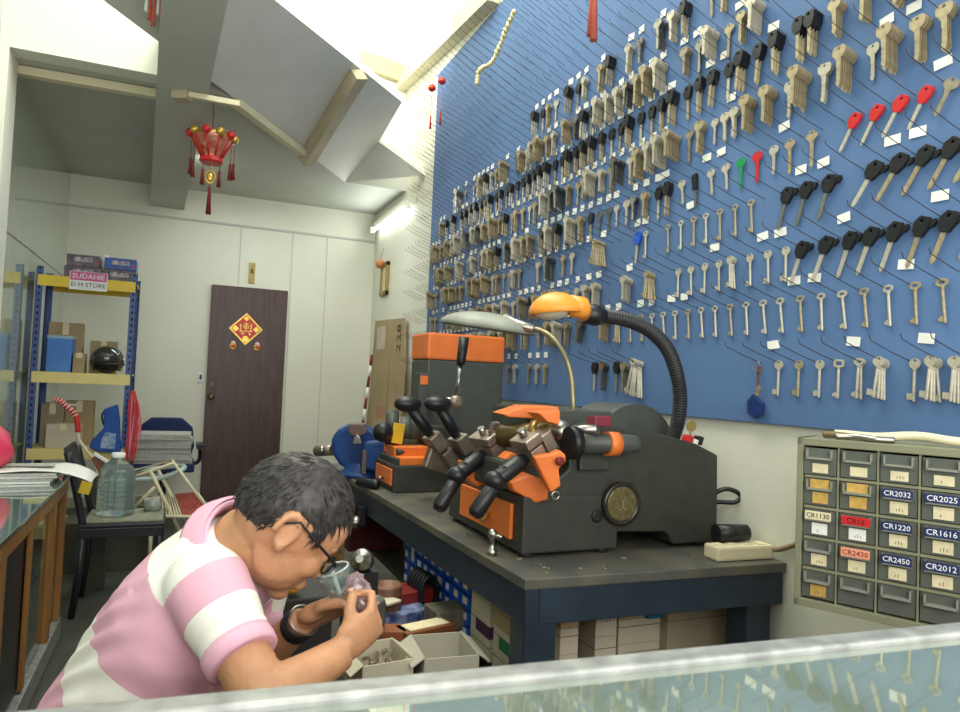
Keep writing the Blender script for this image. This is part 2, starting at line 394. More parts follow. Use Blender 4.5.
# ================================================================== THE KEY BOARD
BY0, BY1, BZ0, BZ1, BX = .7, 5.25, 1.155, 3.70, XW-.018
bd = MB().mm((BX, BY0, BZ0), (XW-.001, BY1, BZ1)).build('key_board', M_BLUEB, None, .002)
tag(bd, 'large blue felt-covered board of key hooks filling the right wall', 'board')
ROWZ = [1.349, 1.55, 1.715, 1.901, 2.063, 2.249, 2.422, 2.576, 2.756]
ROWN = ['bottom row', 'second row up', 'third row up', 'fourth row up', 'fifth row up', 'sixth row up', 'seventh row up', 'eighth row up', 'ninth row up']
KX = BX-.012
def hook_mb(mb, y, z, L=.15, rise=.045, x0=BX):
    a = Vector((x0, y, z)); mb.loft([a, a+Vector((-L*.5, 0, rise*.45)), a+Vector((-L, 0, rise)), a+Vector((-L-.006, 0, rise+.014))], .0014, 4, cap=False)
HP = .075
# a second strip of bare hooks on the white wall just left of the board
mb = MB()
for z in ROWZ+[2.93, 3.09, 3.25, 3.41, 3.57, 3.72, 3.86]:
    for y in (5.32, 5.40, 5.48): hook_mb(mb, y, z, rise=.06, x0=XW)
o = mb.build('wall_hook', M_RODM); tag(o, 'bare wire hooks in the white wall left of the blue board', 'hooks', kind='stuff')
# ------------------------------------------------------------------ key shapes, local: X = across, Z = up, Y = thickness; hook point at the origin
def ovalpts(rx, rz, cx, cz, n=18, flip=False): return [(cx+rx*math.cos(2*PI*k/n), cz+rz*math.sin(2*PI*k/n)) for k in range(n)]
XA, YA, ZA = (1, 0, 0), (0, 1, 0), (0, 0, 1)
def lever_mesh(style=0, L=.107):
    mb = MB(); t = .003
    if style == 0: ro, ri, c = (.0125, .0105), (.007, .0042), -.001
    elif style == 1: ro, ri, c = (.0125, .014), (.0038, .0038), -.006
    else: ro, ri, c = (.013, .011), (.0075, .0055), -.003
    n = 18
    if style == 2:
        def sq(rx, rz): return [(c_ * rx, c2_*rz) for c_, c2_ in [(1, .4), (.85, .9), (.4, 1), (-.4, 1), (-.85, .9), (-1, .4), (-1, -.4), (-.85, -.9), (-.4, -1), (.4, -1), (.85, -.9), (1, -.4)]]
        o_, i_ = sq(*ro), sq(*ri); o_ = [(a, b+c) for a, b in o_]; i_ = [(a, b+c) for a, b in i_]
    else: o_, i_ = ovalpts(*ro, 0, c, n), ovalpts(*ri, 0, c if style == 0 else .002, n)
    mb.ringplate(o_, i_, (0, -t/2, 0), XA, ZA, YA, t)
    z0 = c-ro[1]+.002
    mb.cyl((0, 0, z0), (0, 0, -L+.006), .0032, n=8)
    mb.cyl((0, 0, z0), (0, 0, z0-.007), .0046, .0036, n=8)
    if style == 1: mb.prism([(0, -L+.010), (-.0155, -L+.010), (-.0155, -L+.026), (0, -L+.026)], (0, -.0012, 0), XA, ZA, YA, .0024)
    else: mb.prism([(0, -L+.008), (-.006, -L+.008), (-.006, -L+.012), (-.012, -L+.010), (-.013, -L+.020), (-.008, -L+.020), (-.008, -L+.024), (0, -L+.024)], (0, -.0012, 0), XA, ZA, YA, .0024)
    return mb
def blank_mesh(style=0):
    mb = MB(); t = .0024
    if style == 0: out = ovalpts(.0135, .0115, 0, -.006)
    elif style == 1: out = [(a, b-.006) for a, b in [(.013, -.004), (.0135, .006), (.009, .012), (-.009, .012), (-.0135, .006), (-.013, -.004), (-.007, -.011), (.007, -.011)]]
    else: out = [(a, b-.006) for a, b in [(.006, -.012), (.0085, -.008), (.014, -.004), (.0135, .005), (.008, .006), (.006, .012), (-.006, .012), (-.008, .006), (-.0135, .005), (-.014, -.004), (-.0085, -.008), (-.006, -.012)]]
    n = len(out); inn = [(.0032*math.cos(2*PI*k/n+(.35 if style else 0)), .001+.0032*math.sin(2*PI*k/n+(.35 if style else 0))) for k in range(n)]
    if style == 2: inn = inn[-3:]+inn[:-3]
    if style == 1: inn = inn[-0:]
    mb.ringplate(out, inn, (0, -t/2, 0), XA, ZA, YA, t)
    w = .0042; zt_, L = -.014, .068 + .006*style
    saw = [(w, zt_), (w, -L+.006), (w*.2, -L), (-w, -L+.006)]
    z = -L+.010; k = 0
    while z < -.03: saw.append((-w+(.0016 if k % 2 else 0), z)); z += .005; k += 1
    saw.append((-w, zt_-.008)); saw.append((-.006, zt_-.006)); saw.append((-.006, zt_))
    mb.prism(saw, (0, -t/2+.0003, 0), XA, ZA, YA, t-.0006)
    return mb
KM = {}
def kmesh(kind, st, m):
    k = (kind, st, m.name)
    if k not in KM:
        if kind == 'lever': KM[k] = lever_mesh(st).mesh('lever_key', m, .0004)
        elif kind == 'blank': KM[k] = blank_mesh(st).mesh('blank_key', m)
    return KM[k]
def hang_rot(tilt=0, yaw=0):
    # local X -> world -Y?  Image left is +Y; local -X (bit side) -> +Y ; local Y (thickness) -> world X ; tilt swings in the wall plane
    m_ = Matrix(((0, 1, 0), (-1, 0, 0), (0, 0, 1)))
    # columns: X axis of key = (0,-1,0), Y axis = (1,0,0)
    m_ = Matrix(((0, 1, 0), (-1, 0, 0), (0, 0, 1)))
    return (Matrix.Rotation(yaw, 3, 'Z') @ Matrix.Rotation(tilt, 3, 'X') @ m_).to_euler()
def single(name, mesh, x, y, z, label, cat='key', group=None, tilt=0, yaw=0):
    o = bpy.data.objects.new(name, mesh); COL.objects.link(o); o.location = (x, y, z); o.rotation_euler = hang_rot(tilt, yaw)
    return tag(o, label, cat, group)
TONE = {'n': M_NICK, 'b': M_BRASS, 'g': M_GUN, 's': M_STEEL, 'G': M_GREEN, 'R': M_RED}
TN = {'n': 'silver', 'b': 'brass', 'g': 'dull bronze', 's': 'bright steel'}
def pxy(px, row): # y on the key plane for a pixel column, along the row
    p = None
    z = ROWZ[row]; r0 = ray(px, 300)
    # iterate: column px varies with z through roll
    py = 370+(px-180)*[.012, .115, .198, .292, .373, .465, .55, .625, .71][row]*-1
    return atX(px, py, KX).y
ORD = ['first', 'second', 'third', 'fourth', 'fifth', 'sixth', 'seventh', 'eighth', 'ninth', 'tenth', 'eleventh', 'twelfth', 'thirteenth', 'fourteenth', 'fifteenth', 'sixteenth', 'seventeenth', 'eighteenth', 'nineteenth', 'twentieth']
def onum(n):
    if n < 20: return ORD[n]
    n += 1
    t = {2: 'twenty', 3: 'thirty', 4: 'forty', 5: 'fifty', 6: 'sixty'}[n//10]
    return (t+'-'+ORD[n % 10-1]) if n % 10 else {2: 'twentieth', 3: 'thirtieth', 4: 'fortieth', 5: 'fiftieth'}[n//10]
# entries per row: (px, what, tone, n, tilt)
ENT = {i: [] for i in range(9)}
def add(row, px, what, tone='n', n=1, tilt=0., st=0, y=None): ENT[row].append([pxy(px, row) if y is None else y, what, tone, n, tilt, st, 0])
for px, st, n, t in ((778, 1, 1, 'n'), (798, 1, 1, 'b'), (819, 1, 1, 'n'), (838, 2, 1, 'n'), (860, 0, 2, 'n'), (883, 1, 4, 'n'), (914, 1, 1, 'n'), (935, 1, 4, 'n'), (957, 1, 3, 'n'), (981, 1, 2, 'b')): add(0, px, 'lever', t, n, .02, st)
add(0, 594, 'car', 'n', 1); add(0, 605, 'blank', 's', 5, .03); add(0, 616, 'car', 'g', 1); add(0, 625, 'blank', 'g', 4); add(0, 640, 'lever', 'n', 7, .05, 0)
for px, t in ((508, 'g'), (515, 'n'), (529, 'g'), (537, 'n'), (545, 'b')): add(0, px, 'blank', t, 3)
for px, t in ((629, 'b'), (640, 'b'), (651, 'n'), (662, 'n'), (674, 'n'), (687, 'b'), (700, 'n'), (714, 'n'), (729, 'b'), (745, 'n'), (762, 'n'), (779, 'n'), (799, 'b'), (820, 'n'), (841, 'n'), (863, 'b'), (887, 'n'), (914, 'b'), (941, 'b'), (970, 'n')): add(1, px, 'lever', t, 1, R.uniform(-.14, -.05), 0)
add(1, 607, 'blank', 'b', 9); add(1, 618, 'lever', 'b', 3); add(1, 583, 'blank', 's', 6, .3)
for px, t, n in ((677.5, 'n', 1), (690, 'n', 1), (704, 'n', 1), (718, 'n', 1), (732, 'n', 3), (749, 'n', 1), (767, 'n', 1), (785, 'n', 1)): add(2, px, 'lever', t, n, R.uniform(-.06, .0), 1)
add(2, 629, 'blank', 'n', 8); add(2, 652, 'lever', 'b', 6, 0, 1); add(2, 598, 'blank', 'n', 7); add(2, 588, 'blank', 'n', 7); add(2, 577, 'blank', 'n', 3)
for px in (802, 826, 850, 871, 895, 922, 949, 978): add(2, px, 'car', 'n' if px < 900 else 'b', 1, .38)
for px, t in ((667, 'b'), (680, 'n'), (693, 'b'), (705, 'n'), (719, 'b'), (734, 'b'), (750, 'b')): add(3, px, 'lever', t, 1, R.uniform(-.08, 0), 0)
add(3, 645, 'lever', 'n'); add(3, 637, 'bluekey', 'n', 1, .08); add(3, 603, 'lever', 'b', 9)
for px in (787, 806, 829): add(3, px, 'car', 's', 1, .3)
for px in (875, 900, 926, 953, 982): add(3, px, 'car', 'b' if px > 890 else 'n', 1, .6)
for px, t in ((563, 'b'), (572, 'n')): add(3, px, 'blank', t, 2)
for px, w, t, n in ((599, 'blank', 's', 1), (608, 'blank', 's', 1), (616, 'blank', 'n', 1), (627, 'blank', 'n', 2), (635, 'blank', 's', 4), (646, 'blank', 'b', 4), (658, 'car', 'n', 1), (668, 'car', 'b', 2), (681, 'blank', 'n', 1), (694, 'fob', 's', 1), (710, 'blank', 'n', 1), (724.7, 'blank', 'n', 1), (740, 'blank', 'G', 1), (756.5, 'blank', 'R', 1), (773, 'blank', 'n', 1), (789, 'blank', 'b', 1), (811, 'blank', 'b', 1)): add(4, px, w, t, n, -.1 if 675 < px < 730 else 0, 0 if px < 780 else 2)
for px in (855, 877, 901, 926): add(4, px, 'redkey', 'n', 1, .55)
add(4, 952, 'blank', 'g', 1, .5)
for px, t, n in ((751, 'b', 8), (771, 'b', 8), (790, 'n', 2), (805, 'b', 12), (826, 'n', 3), (849, 'b', 10), (872, 'n', 1), (894, 'b', 10), (922, 'b', 5), (948, 'b', 5), (975, 'b', 5)): add(5, px, 'blank', t, n, 0, 1)
for px, t, n in ((735, 'n', 3), (725, 'n', 2), (714, 'n', 1)): add(5, px, 'blank', t, n)
def auto(row, pa, pb, prob, pick, step=HP):
    y = pxy(pa, row); ye = pxy(pb, row)
    while y < min(ye, 5.2):
        if R.random() < prob:
            w, t, n, st = pick(); ENT[row].append([y, w, t, n, R.uniform(-.05, .05), st, 1])
        y += step
def mix(car=.05, nmax=8):
    def f():
        if R.random() < car: return 'car', R.choice('nbg'), R.randint(1, 3), 0
        return 'blank', R.choice('nnnbbbgs'), R.choice([1, 3, 5, nmax, nmax+2, nmax+3]), R.randint(0, 2)
    return f
auto(1, 568, 432, .85, mix(.03)); auto(2, 566, 432, .8, mix(.04)); auto(3, 552, 432, .8, mix(.05, 10)); auto(4, 590, 432, .85, mix(.08))
auto(5, 702, 432, .95, mix(.04, 9)); auto(6, 760, 470, 1, lambda: ('car', R.choice('nbb'), R.choice([1, 2, 3]), 0))
auto(6, 470, 432, .6, mix(.4)); auto(7, 760, 452, .85, mix(.1)); auto(8, 700, 533, .75, mix(.35, 4)); auto(8, 740, 700, 1, mix(.1, 6))
for px in (778, 803, 815): add(6, px, 'car', 'b', 3)
for px in (839, 868, 900, 916, 945): add(6, px, 'blank', 'b', 6)
ENT[8] = [e for e in ENT[8]]
# extra bunch near the far top
hooks = []
for r, z in enumerate(ROWZ):
    y = 1.1
    while y < 5.22: hooks.append((y+R.uniform(-.006, .006), z+.006, .045 if r < 6 else .06)); y += HP
for z in (2.93, 3.09, 3.25, 3.41, 3.57):
    y = 1.6
    while y < 5.22: hooks.append((y, z, .07)); y += HP
ys0 = [e[0] for e in ENT[0]]
hooks = [h for h in hooks if not (abs(h[1]-ROWZ[0]-.006) < .01 and 1.78 < h[0] < 4.2)]+[(y_-.002, ROWZ[0]+.006, .045) for y_ in ys0 if y_ > 1.75]
hooks.sort(key=lambda h: h[0]**2+(h[1]-1.25)**2)
vis = [h for h in hooks if True]
for h in vis[:96]:
    mb = MB(); hook_mb(mb, *h[:2], rise=h[2]); mb.build('hook', M_RODM, bd)
mb = MB()
for h in vis[96:]: hook_mb(mb, *h[:2], rise=h[2])
o = mb.build('hook', M_RODM, bd); o['kind'] = 'stuff'
allk = []
for r in range(9):
    es = sorted(ENT[r], key=lambda e: e[0])
    # drop collisions
    out = []
    for e in es:
        if out and abs(e[0]-out[-1][0]) < .045 and (e[6] or out[-1][6]):
            continue
        out.append(e)
    for i, e in enumerate(out): allk.append((e[0]**2+1.79**2+(ROWZ[r]-1.25)**2, r, i, e))
allk.sort(key=lambda a: a[0])
blanks = 0; cars = 0; rest = []
LOOK = {'lever': 'lever key', 'blank': 'blank key'}
# car key prototype parts: local like the others
def car_parts():
    h = MB(); out = [(-.006, .010), (.010, .010), (.016, .004), (.015, -.010), (.009, -.026), (-.004, -.028), (-.013, -.018), (-.015, -.004)]
    inn = [(.004*math.cos(2*PI*k/8+2.0), .001+.004*math.sin(2*PI*k/8+2.0)) for k in range(8)]; inn = inn[::-1]
    # order both loops the same way round
    inn = [(.0035*math.cos(a), .001+.0035*math.sin(a)) for a in [math.atan2(p[1]+.008, p[0]) for p in out]]
    h.ringplate(out, inn, (0, -.004, 0), XA, ZA, YA, .008)
    b = MB(); b.prism([(-.0042, -.025), (.0042, -.025), (.0042, -.078), (0, -.084), (-.0042, -.078)], (0, -.0012, 0), XA, ZA, YA, .0024)
    c = MB(); c.prism([(.010, .004), (.022, .010), (.026, .004), (.022, -.006), (.013, -.008)], (0, -.002, 0), XA, ZA, YA, .006)
    return h.mesh('key_head', M_BLACK, .001), b, c.mesh('clip', M_BLACK, .0008)
HEADM, _b, CLIPM = car_parts()
BLADEM = {}
def blade(t):
    if t not in BLADEM:
        b = MB(); b.prism([(-.0042, -.025), (.0042, -.025), (.0042, -.078), (0, -.084), (-.0042, -.078)], (0, -.0012, 0), XA, ZA, YA, .0024)
        BLADEM[t] = b.mesh('blade', TONE[t])
    return BLADEM[t]
REDH = HEADM.copy(); REDH.materials.clear(); REDH.materials.append(M_RED)
BLUH = HEADM.copy(); BLUH.materials.clear(); BLUH.materials.append(mat('blue_key_head', (40, 90, 190), .35))
FOBH = MB().prism([(-.009, .008), (.009, .008), (.009, -.034), (-.009, -.034)], (0, -.004, 0), XA, ZA, YA, .008).mesh('key_head', M_BLACK, .0015)
def carkey(x, y, z, t, label, group, tilt, yaw, headm=None, clip=True, sc=1.1, nm='car_key'):
    r_ = bpy.data.objects.new(nm, None); COL.objects.link(r_); r_.location = (x, y, z); r_.rotation_euler = hang_rot(tilt, yaw); r_.scale = (sc,)*3; r_.empty_display_size = .02
    tag(r_, label, 'key', group)
    for nm_, me in (('key_head', headm or HEADM), ('blade', blade(t)))+((('clip', CLIPM),) if clip else ()):
        c = bpy.data.objects.new(nm_, me); COL.objects.link(c); c.parent = r_
    return r_
stuffmb = {}
seen = {}
for _, r, i, (y, what, t, n, tilt, st, au) in allk:
    z = ROWZ[r]; sp = .0052 if what == 'blank' else (.0068 if what == 'lever' else .013)
    where = '%s hook from right, %s' % (onum(i), ROWN[r])
    for k in range(n):
        x = KX+.004-k*sp; tl = tilt+(R.uniform(-.05, .05) if n > 1 else 0); yw = R.uniform(-.1, .1)
        zz = z+.045*(KX+.004-x)/.15+.004
        yy = y+(R.uniform(-.0015, .0015) if n > 1 else 0)
        grp = None; one = n == 1
        if not one: grp = 'keys bunched on the %s' % where
        if what == 'lever':
            single('lever_key', kmesh('lever', st, TONE[t]), x, yy, zz, ('%s lever key alone, %s' if one else '%s lever key in the bunch, %s') % (TN[t], where), 'key', grp, tl+(.06*(k-(n-1)/2) if n > 2 else 0), yw).scale = (1.6, 1.6, 1.4) if (r == 0 and y > 2.2) else (1.3, 1.2, 1.04)
        elif what == 'blank':
            if t in 'GR':
                single('coloured_key', kmesh('blank', 0, TONE[t]), x, yy, zz, '%s coloured key hanging alone between silver keys on the blue board' % {'G': 'green', 'R': 'red'}[t], 'key', None, tl).scale = (1.7, 1, 1.5)
            elif blanks < 300:
                blanks += 1
                o = single('blank_key', kmesh('blank', st, TONE[t]), x, yy, zz, ('%s key alone, %s' if one else '%s key in the bunch, %s') % (TN[t], where), 'key', grp, tl, yw)
                o.scale = (1.7, 1, 1.75) if (r == 0) else (1.75, 1, 1.5) if (au or n > 1) else (1.55, 1, 1.35)
            else: rest.append((kmesh('blank', st, TONE[t]), x, yy, zz, tl, yw))
        elif what in ('car', 'redkey', 'bluekey', 'fob'):
            cars += 1
            hm = {'redkey': REDH, 'bluekey': BLUH, 'fob': FOBH}.get(what); big = (not au and r in (2, 3) and what == 'car' and n == 1)
            cn = {'car': 'black-headed car key', 'redkey': 'red-headed key', 'bluekey': 'blue-headed key', 'fob': 'square black-headed key'}[what]
            carkey(x, yy, zz, t, ('%s alone, %s' if one else '%s in the bunch, %s') % (cn, where), grp, tl, yw, hm, what == 'car' and big, 1.5 if big else (1.25 if what == 'redkey' else 1.45), 'car_key' if what == 'car' else 'plastic_headed_key')
print('KEYS', blanks, cars, len(rest))
sm = bmesh.new(); mats_ = []
for me, x, y, z, tl, yw in rest:
    mt = me.materials[0]
    if mt not in mats_: mats_.append(mt)
    t_ = me.copy(); t_.transform(Matrix.Translation((x, y, z)) @ hang_rot(tl, yw).to_matrix().to_4x4() @ Matrix.Diagonal((1.75, 1, 1.5, 1)))
    nf = len(sm.faces); sm.from_mesh(t_); sm.faces.ensure_lookup_table()
    for f_ in sm.faces[nf:]: f_.material_index = mats_.index(mt)
    bpy.data.meshes.remove(t_)
me = bpy.data.meshes.new('blank_key'); sm.to_mesh(me); sm.free()
for q_ in mats_: me.materials.append(q_)
o = bpy.data.objects.new('blank_key', me); COL.objects.link(o); tag(o, 'small silver and brass keys crowding the far half of the blue board', 'key', kind='stuff')
# price tags
tags = []
for r, z in enumerate(ROWZ):
    y = 1.14
    for e in sorted(ENT[r], key=lambda e: e[0]):
        if e[0] < 2.3:
            if (int(e[0]/.15)+r) % 2 and R.random() < .6: tags.append((e[0]+.03, z+.064, .046, .027))
        elif r == 0 and e[0] < 3.2: pass
        elif R.random() < .85: tags.append((e[0]+.012, z+.062, .04, .03))
for y in [pxy(p, 3) for p in range(587, 500, -8)]: tags.append((y, 1.962, .04, .03))
tags.sort(key=lambda a: a[0])
ok = []
for t_ in tags:
    if all(abs(t_[0]-u[0]) > .045 or abs(t_[1]-u[1]) > .03 for u in ok[-60:]): ok.append(t_)
def tagbox(mb, t_): mb.box((BX-.003, t_[0], t_[1]), (.001, t_[2], t_[3]), rot=(R.uniform(-.12, .12), 0, R.uniform(-.1, .1)))
for t_ in ok[:98]: mb = MB(); tagbox(mb, t_); mb.build('price_tag', M_WHITE, bd)
mb = MB()
for t_ in ok[98:]: tagbox(mb, t_)
o = mb.build('price_tag', M_WHITE, bd); o['kind'] = 'stuff'
# key ring with a blue fob, far right of the bottom row
y0 = pxy(760, 0); kr = thing('key_ring', (KX, y0, 1.34), 'key ring with a rusty key and a big dark blue fob in the bottom row', 'key ring')
mb = MB(); mb.loft([(KX-.004, y0+.012+.016*math.cos(a), 1.345+.016*math.sin(a)) for a in [2*PI*k/16 for k in range(17)]], .0012, 5, cap=False); mb.build('ring', M_STEEL, kr)
mb = MB(); mb.box((KX-.004, y0, 1.33), (.003, .014, .03)); mb.box((KX-.004, y0+.002, 1.295), (.003, .007, .05)); mb.build('rusty_key', mat('rusty', (110, 70, 56), .7), kr)
mb = MB(); mb.box((KX-.006, y0+.0, 1.262), (.004, .018, .034), rot=(.5, 0, 0)); mb.build('fob_strap', M_GUN, kr)
mb = MB(); mb.prism([(-.034, .01), (-.01, .036), (.012, .02), (.036, .004), (.03, -.03), (.0, -.045), (-.03, -.03)], (KX-.012, y0+.008, 1.215), (0, -1, 0), ZUP, (1, 0, 0), .014); mb.build('fob', mat('blue_fob', (28, 50, 104), .4), kr, .003)
# ------------------------------------------------------------------ ornaments hung on the board
def chain(name, pts, label, m, r=.02):
    t_ = thing(name, pts[0], label, 'ornament'); pp = smooth(pts, 8); mb = MB(); mb.loft(pp, .002, 5); mb.build('cord', M_RED, t_)
    for i, p in enumerate(pp[::2]):
        mb = MB(); mb.ell(p, (r*R.uniform(.7, 1.1), r*R.uniform(.7, 1.1), r*R.uniform(.8, 1.2)), n=8, m=6); mb.build('gold_coin', m, t_)
    return t_
H = BX-.16
chain('gold_garland', [atX(514, 12, H), atX(506, 30, H), atX(499, 48, H), atX(491, 63, H), atX(480, 70, H), atX(477, 83, H)], 'gold New Year garland draped over bare hooks high on the blue board', mat('pale_gold_coin', (222, 212, 160), .35, .35), .017)
def tassel(mb, top, L, r=.012):
    top = Vector(top); mb.loft([top, top-ZUP*.012, top-ZUP*.02, top-ZUP*L], [(r*.5), r*.8, r*.6, r*1.15], 8)
for px, py, pb, x, lab in ((432, 88, 122, H, 'small red ball ornament with tassel hanging left of the blue board edge'), (442, 81, 118, H+.02, 'small red ball ornament with tassel hanging on the blue board edge')):
    a = atX(px, py, x); b = Vector((a.x, a.y, atX(px, pb, x).z))
    t_ = thing('ball_ornament', a, lab, 'ornament'); mb = MB(); mb.ell(a, (.03, .03, .026)); mb.build('ball', M_RED, t_)
    mb = MB(); mb.ell(a+Vector((0, 0, 0)), (.031, .031, .006)); mb.build('gold_band', M_GOLD, t_)
    mb = MB(); mb.loft([a, b], .002, 5); tassel(mb, b+ZUP*.06, .1, .008); mb.build('tassel', M_RED, t_)
    mb = MB(); mb.loft([a+ZUP*.02, a+ZUP*.05], .0015, 4); mb.build('cord', M_REDD, t_)
a = atX(594, -14, H); t_ = thing('red_tassel_ornament', a, 'long faded red tassel hanging at the top of the blue board', 'ornament')
mb = MB(); mb.ell(a, (.03, .03, .03)); mb.build('ball', M_RED, t_)
for dy in (-.012, .014):
    b = a+Vector((0, dy, -.02)); mb = MB(); tassel(mb, b, .22+R.uniform(-.02, .02), .016); mb.build('tassel', mat('faded_red', (196, 96, 80), .7), t_)
# ================================================================== LEFT SIDE: rack, counter, chairs
# ---- slotted-angle rack
ry, rd = 5.6, .42
a1 = atY(31, 270, ry); a2 = atY(137, 288, ry)
xl, xr = max(a1.x, XL+.02)+.02, a2.x
ztop = 1.875
rk = thing('storage_rack', ((xl+xr)/2, ry+rd/2, 0), 'blue slotted-angle rack with yellow shelves in the back left corner', 'shelving')
for x, y, sx, sy in ((xl, ry, 1, 1), (xr, ry, -1, 1), (xl, ry+rd, 1, -1), (xr, ry+rd, -1, -1)):
    mb = MB(); w_ = .042
    mb.mm((x, y, 0), (x+sx*w_, y+sy*.003, ztop+.05)); mb.mm((x, y, 0), (x+sx*.003, y+sy*w_, ztop+.05))
    mb.mi = 1; z = .06
    while z < ztop+.03:
        mb.mm((x+sx*.014, y-sy*.001, z), (x+sx*.028, y-sy*.002, z+.02)); mb.mm((x-sx*.001, y+sy*.014, z), (x-sx*.002, y+sy*.028, z+.02)); z += .045
    mb.build('post', [M_BLUEP, M_TEXTK], rk)
def shelf(z, m, h=.075):
    s_ = MB().mm((xl+.004, ry+.004, z+.0), (xr-.004, ry+rd-.004, z+.012)).build('shelf', m, rk, .002)
    mb = MB(); mb.mm((xl+.01, ry-.004, z-h+.012), (xr-.01, ry+.003, z+.013)); mb.mm((xl+.01, ry+rd-.003, z-h+.012), (xr-.01, ry+rd+.004, z+.013)); mb.mm((xl+.05, ry+rd*.5-.02, z-.03), (xr-.05, ry+rd*.5+.02, z)); mb.build('beam', m, s_, .002)
shelf(ztop-.02, M_YEL); z2 = atY(80, 379, ry).z; shelf(z2+.03, M_YELP); shelf(.66, M_YELP); shelf(.12, M_YELP)
# price sign hung on the top beam
s0 = atY(70, 278, ry-.01); s1 = atY(107, 283, ry-.01)
cx_, cz_ = (s0.x+s1.x)/2, ztop-.03
sg = thing('shop_sign', (cx_, ry-.012, cz_-.06), 'small pink and white sign hung on the front of the top yellow shelf', 'sign')
MB().box((cx_, ry-.012, cz_), (.235, .006, .13)).build('sign_board', M_WHITE, sg, .002)
MB().box((cx_, ry-.0165, cz_+.032), (.225, .003, .06)).build('pink_band', mat('pink_print', (206, 84, 148), .5), sg, .001)
text('SUDAHIE', (cx_, ry-.019, cz_+.03), XA, ZUP, .05, M_WHITE, sg)
text('EI M STORE', (cx_, ry-.016, cz_-.03), XA, ZUP, .042, M_TEXTK, sg)
# boxes on the top
def carton(name, lo, hi, m, label, flaps=False, cat='box', group=None, rz=0, extra=None):
    c = Vector(((lo[0]+hi[0])/2, (lo[1]+hi[1])/2, lo[2])); t_ = thing(name, c, label, cat, group)
    MB().mm(lo, hi).build('carton', m, t_, .002)
    mb = MB(); mb.mm((c.x-.02, lo[1]-.001, hi[2]-.001), (c.x+.02, hi[1]+.001, hi[2]+.001)); mb.mm((c.x-.02, lo[1]-.0012, hi[2]-(hi[2]-lo[2])*.25), (c.x+.02, lo[1], hi[2])); mb.build('tape', extra or M_OLDLAB, t_)
    return t_
M_DKBOX = mat('dark_print_box', (56, 56, 66), .4, rgb2=(124, 104, 116), scale=22)
M_BLBOX = mat('blue_print_box', (40, 96, 180), .4, rgb2=(30, 60, 130), scale=18)
zt_ = ztop-.008
bx = [(64, 103, 0, .085, M_DKBOX, 'dark printed box, lower left of the four on top of the rack'), (103, 137, 0, .085, M_DKBOX, 'dark printed box, lower right of the four on top of the rack'),
      (66, 100, .087, .17, M_DKBOX, 'dark printed box, upper left of the four on top of the rack'), (104, 137, .087, .17, M_BLBOX, 'blue printed box, upper right of the four on top of the rack')]
for pa, pb, za, zb, m_, lab in bx:
    xa, xb = atY(pa, 268, ry+.08).x+.003, atY(pb, 268, ry+.08).x-.003
    t_ = thing('product_box', ((xa+xb)/2, ry+.15, zt_+za), lab, 'box'); MB().mm((xa, ry+.06, zt_+za), (xb, ry+.24, zt_+zb)).build('carton', m_, t_, .002)
    mb = MB(); mb.box(((xa+xb)/2, ry+.059, zt_+za+.05), ((xb-xa)*.55, .002, .03)); mb.build('printed_label', mat('pale_print', (206, 210, 216), .5, rgb2=(110, 60, 80), scale=50), t_)
    mb = MB(); mb.box((xb-.02, ry+.059, zt_+za+.03), (.02, .002, .02)); mb.build('red_mark', M_RED, t_)
pb_ = MB(); c_ = atY(105, 266, ry+.33); c_.z = zt_+.09; rs = []
for j in range(7):
    t = j/6; rs.append([c_+Vector(((.085*math.cos(a)*(1-t**2*.8)*(1+.2*math.sin(3*a+j))), .05*math.sin(a)*(1-t**2*.8), -.09+t*.22)) for a in [2*PI*k/12 for k in range(12)]])
pb_.rings(rs); tag(pb_.build('plastic_bag', M_WHITE, None), 'crumpled white plastic bag behind the boxes on top of the rack', 'bag')
# items on the middle shelf
zs = z2+.043
xa, xb = atY(46, 360, ry+.08).x, atY(71, 360, ry+.08).x
t_ = thing('blue_box', ((xa+xb)/2, ry+.15, zs), 'bright blue box on the middle shelf of the rack', 'box')
MB().mm((xa, ry+.08, zs), (xb, ry+.26, zs+.25)).build('carton', mat('sky_blue_card', (70, 130, 206), .5, var=.1, scale=8), t_, .003)
MB().mm((xa-.003, ry+.079, zs+.235), (xb+.003, ry+.262, zs+.256)).build('lid', mat('pale_blue_lid', (150, 180, 200), .5), t_, .002)
xa2 = atY(48, 350, ry+.3).x
carton('carton', (xa2, ry+.27, zs), (atY(82, 350, ry+.3).x, ry+.40, zs+.36), M_CARD, 'tall brown carton behind the blue box on the rack')
xa3 = atY(74, 350, ry+.12).x
carton('carton', (xa3, ry+.1, zs), (xa3+.075, ry+.22, zs+.14), M_CARD, 'small brown carton between blue box and helmet on the rack')
carton('carton', (atY(90, 350, ry+.3).x, ry+.3, zs), (atY(117, 350, ry+.3).x, ry+.4, zs+.24), M_CARD, 'brown carton standing behind the helmet on the rack')
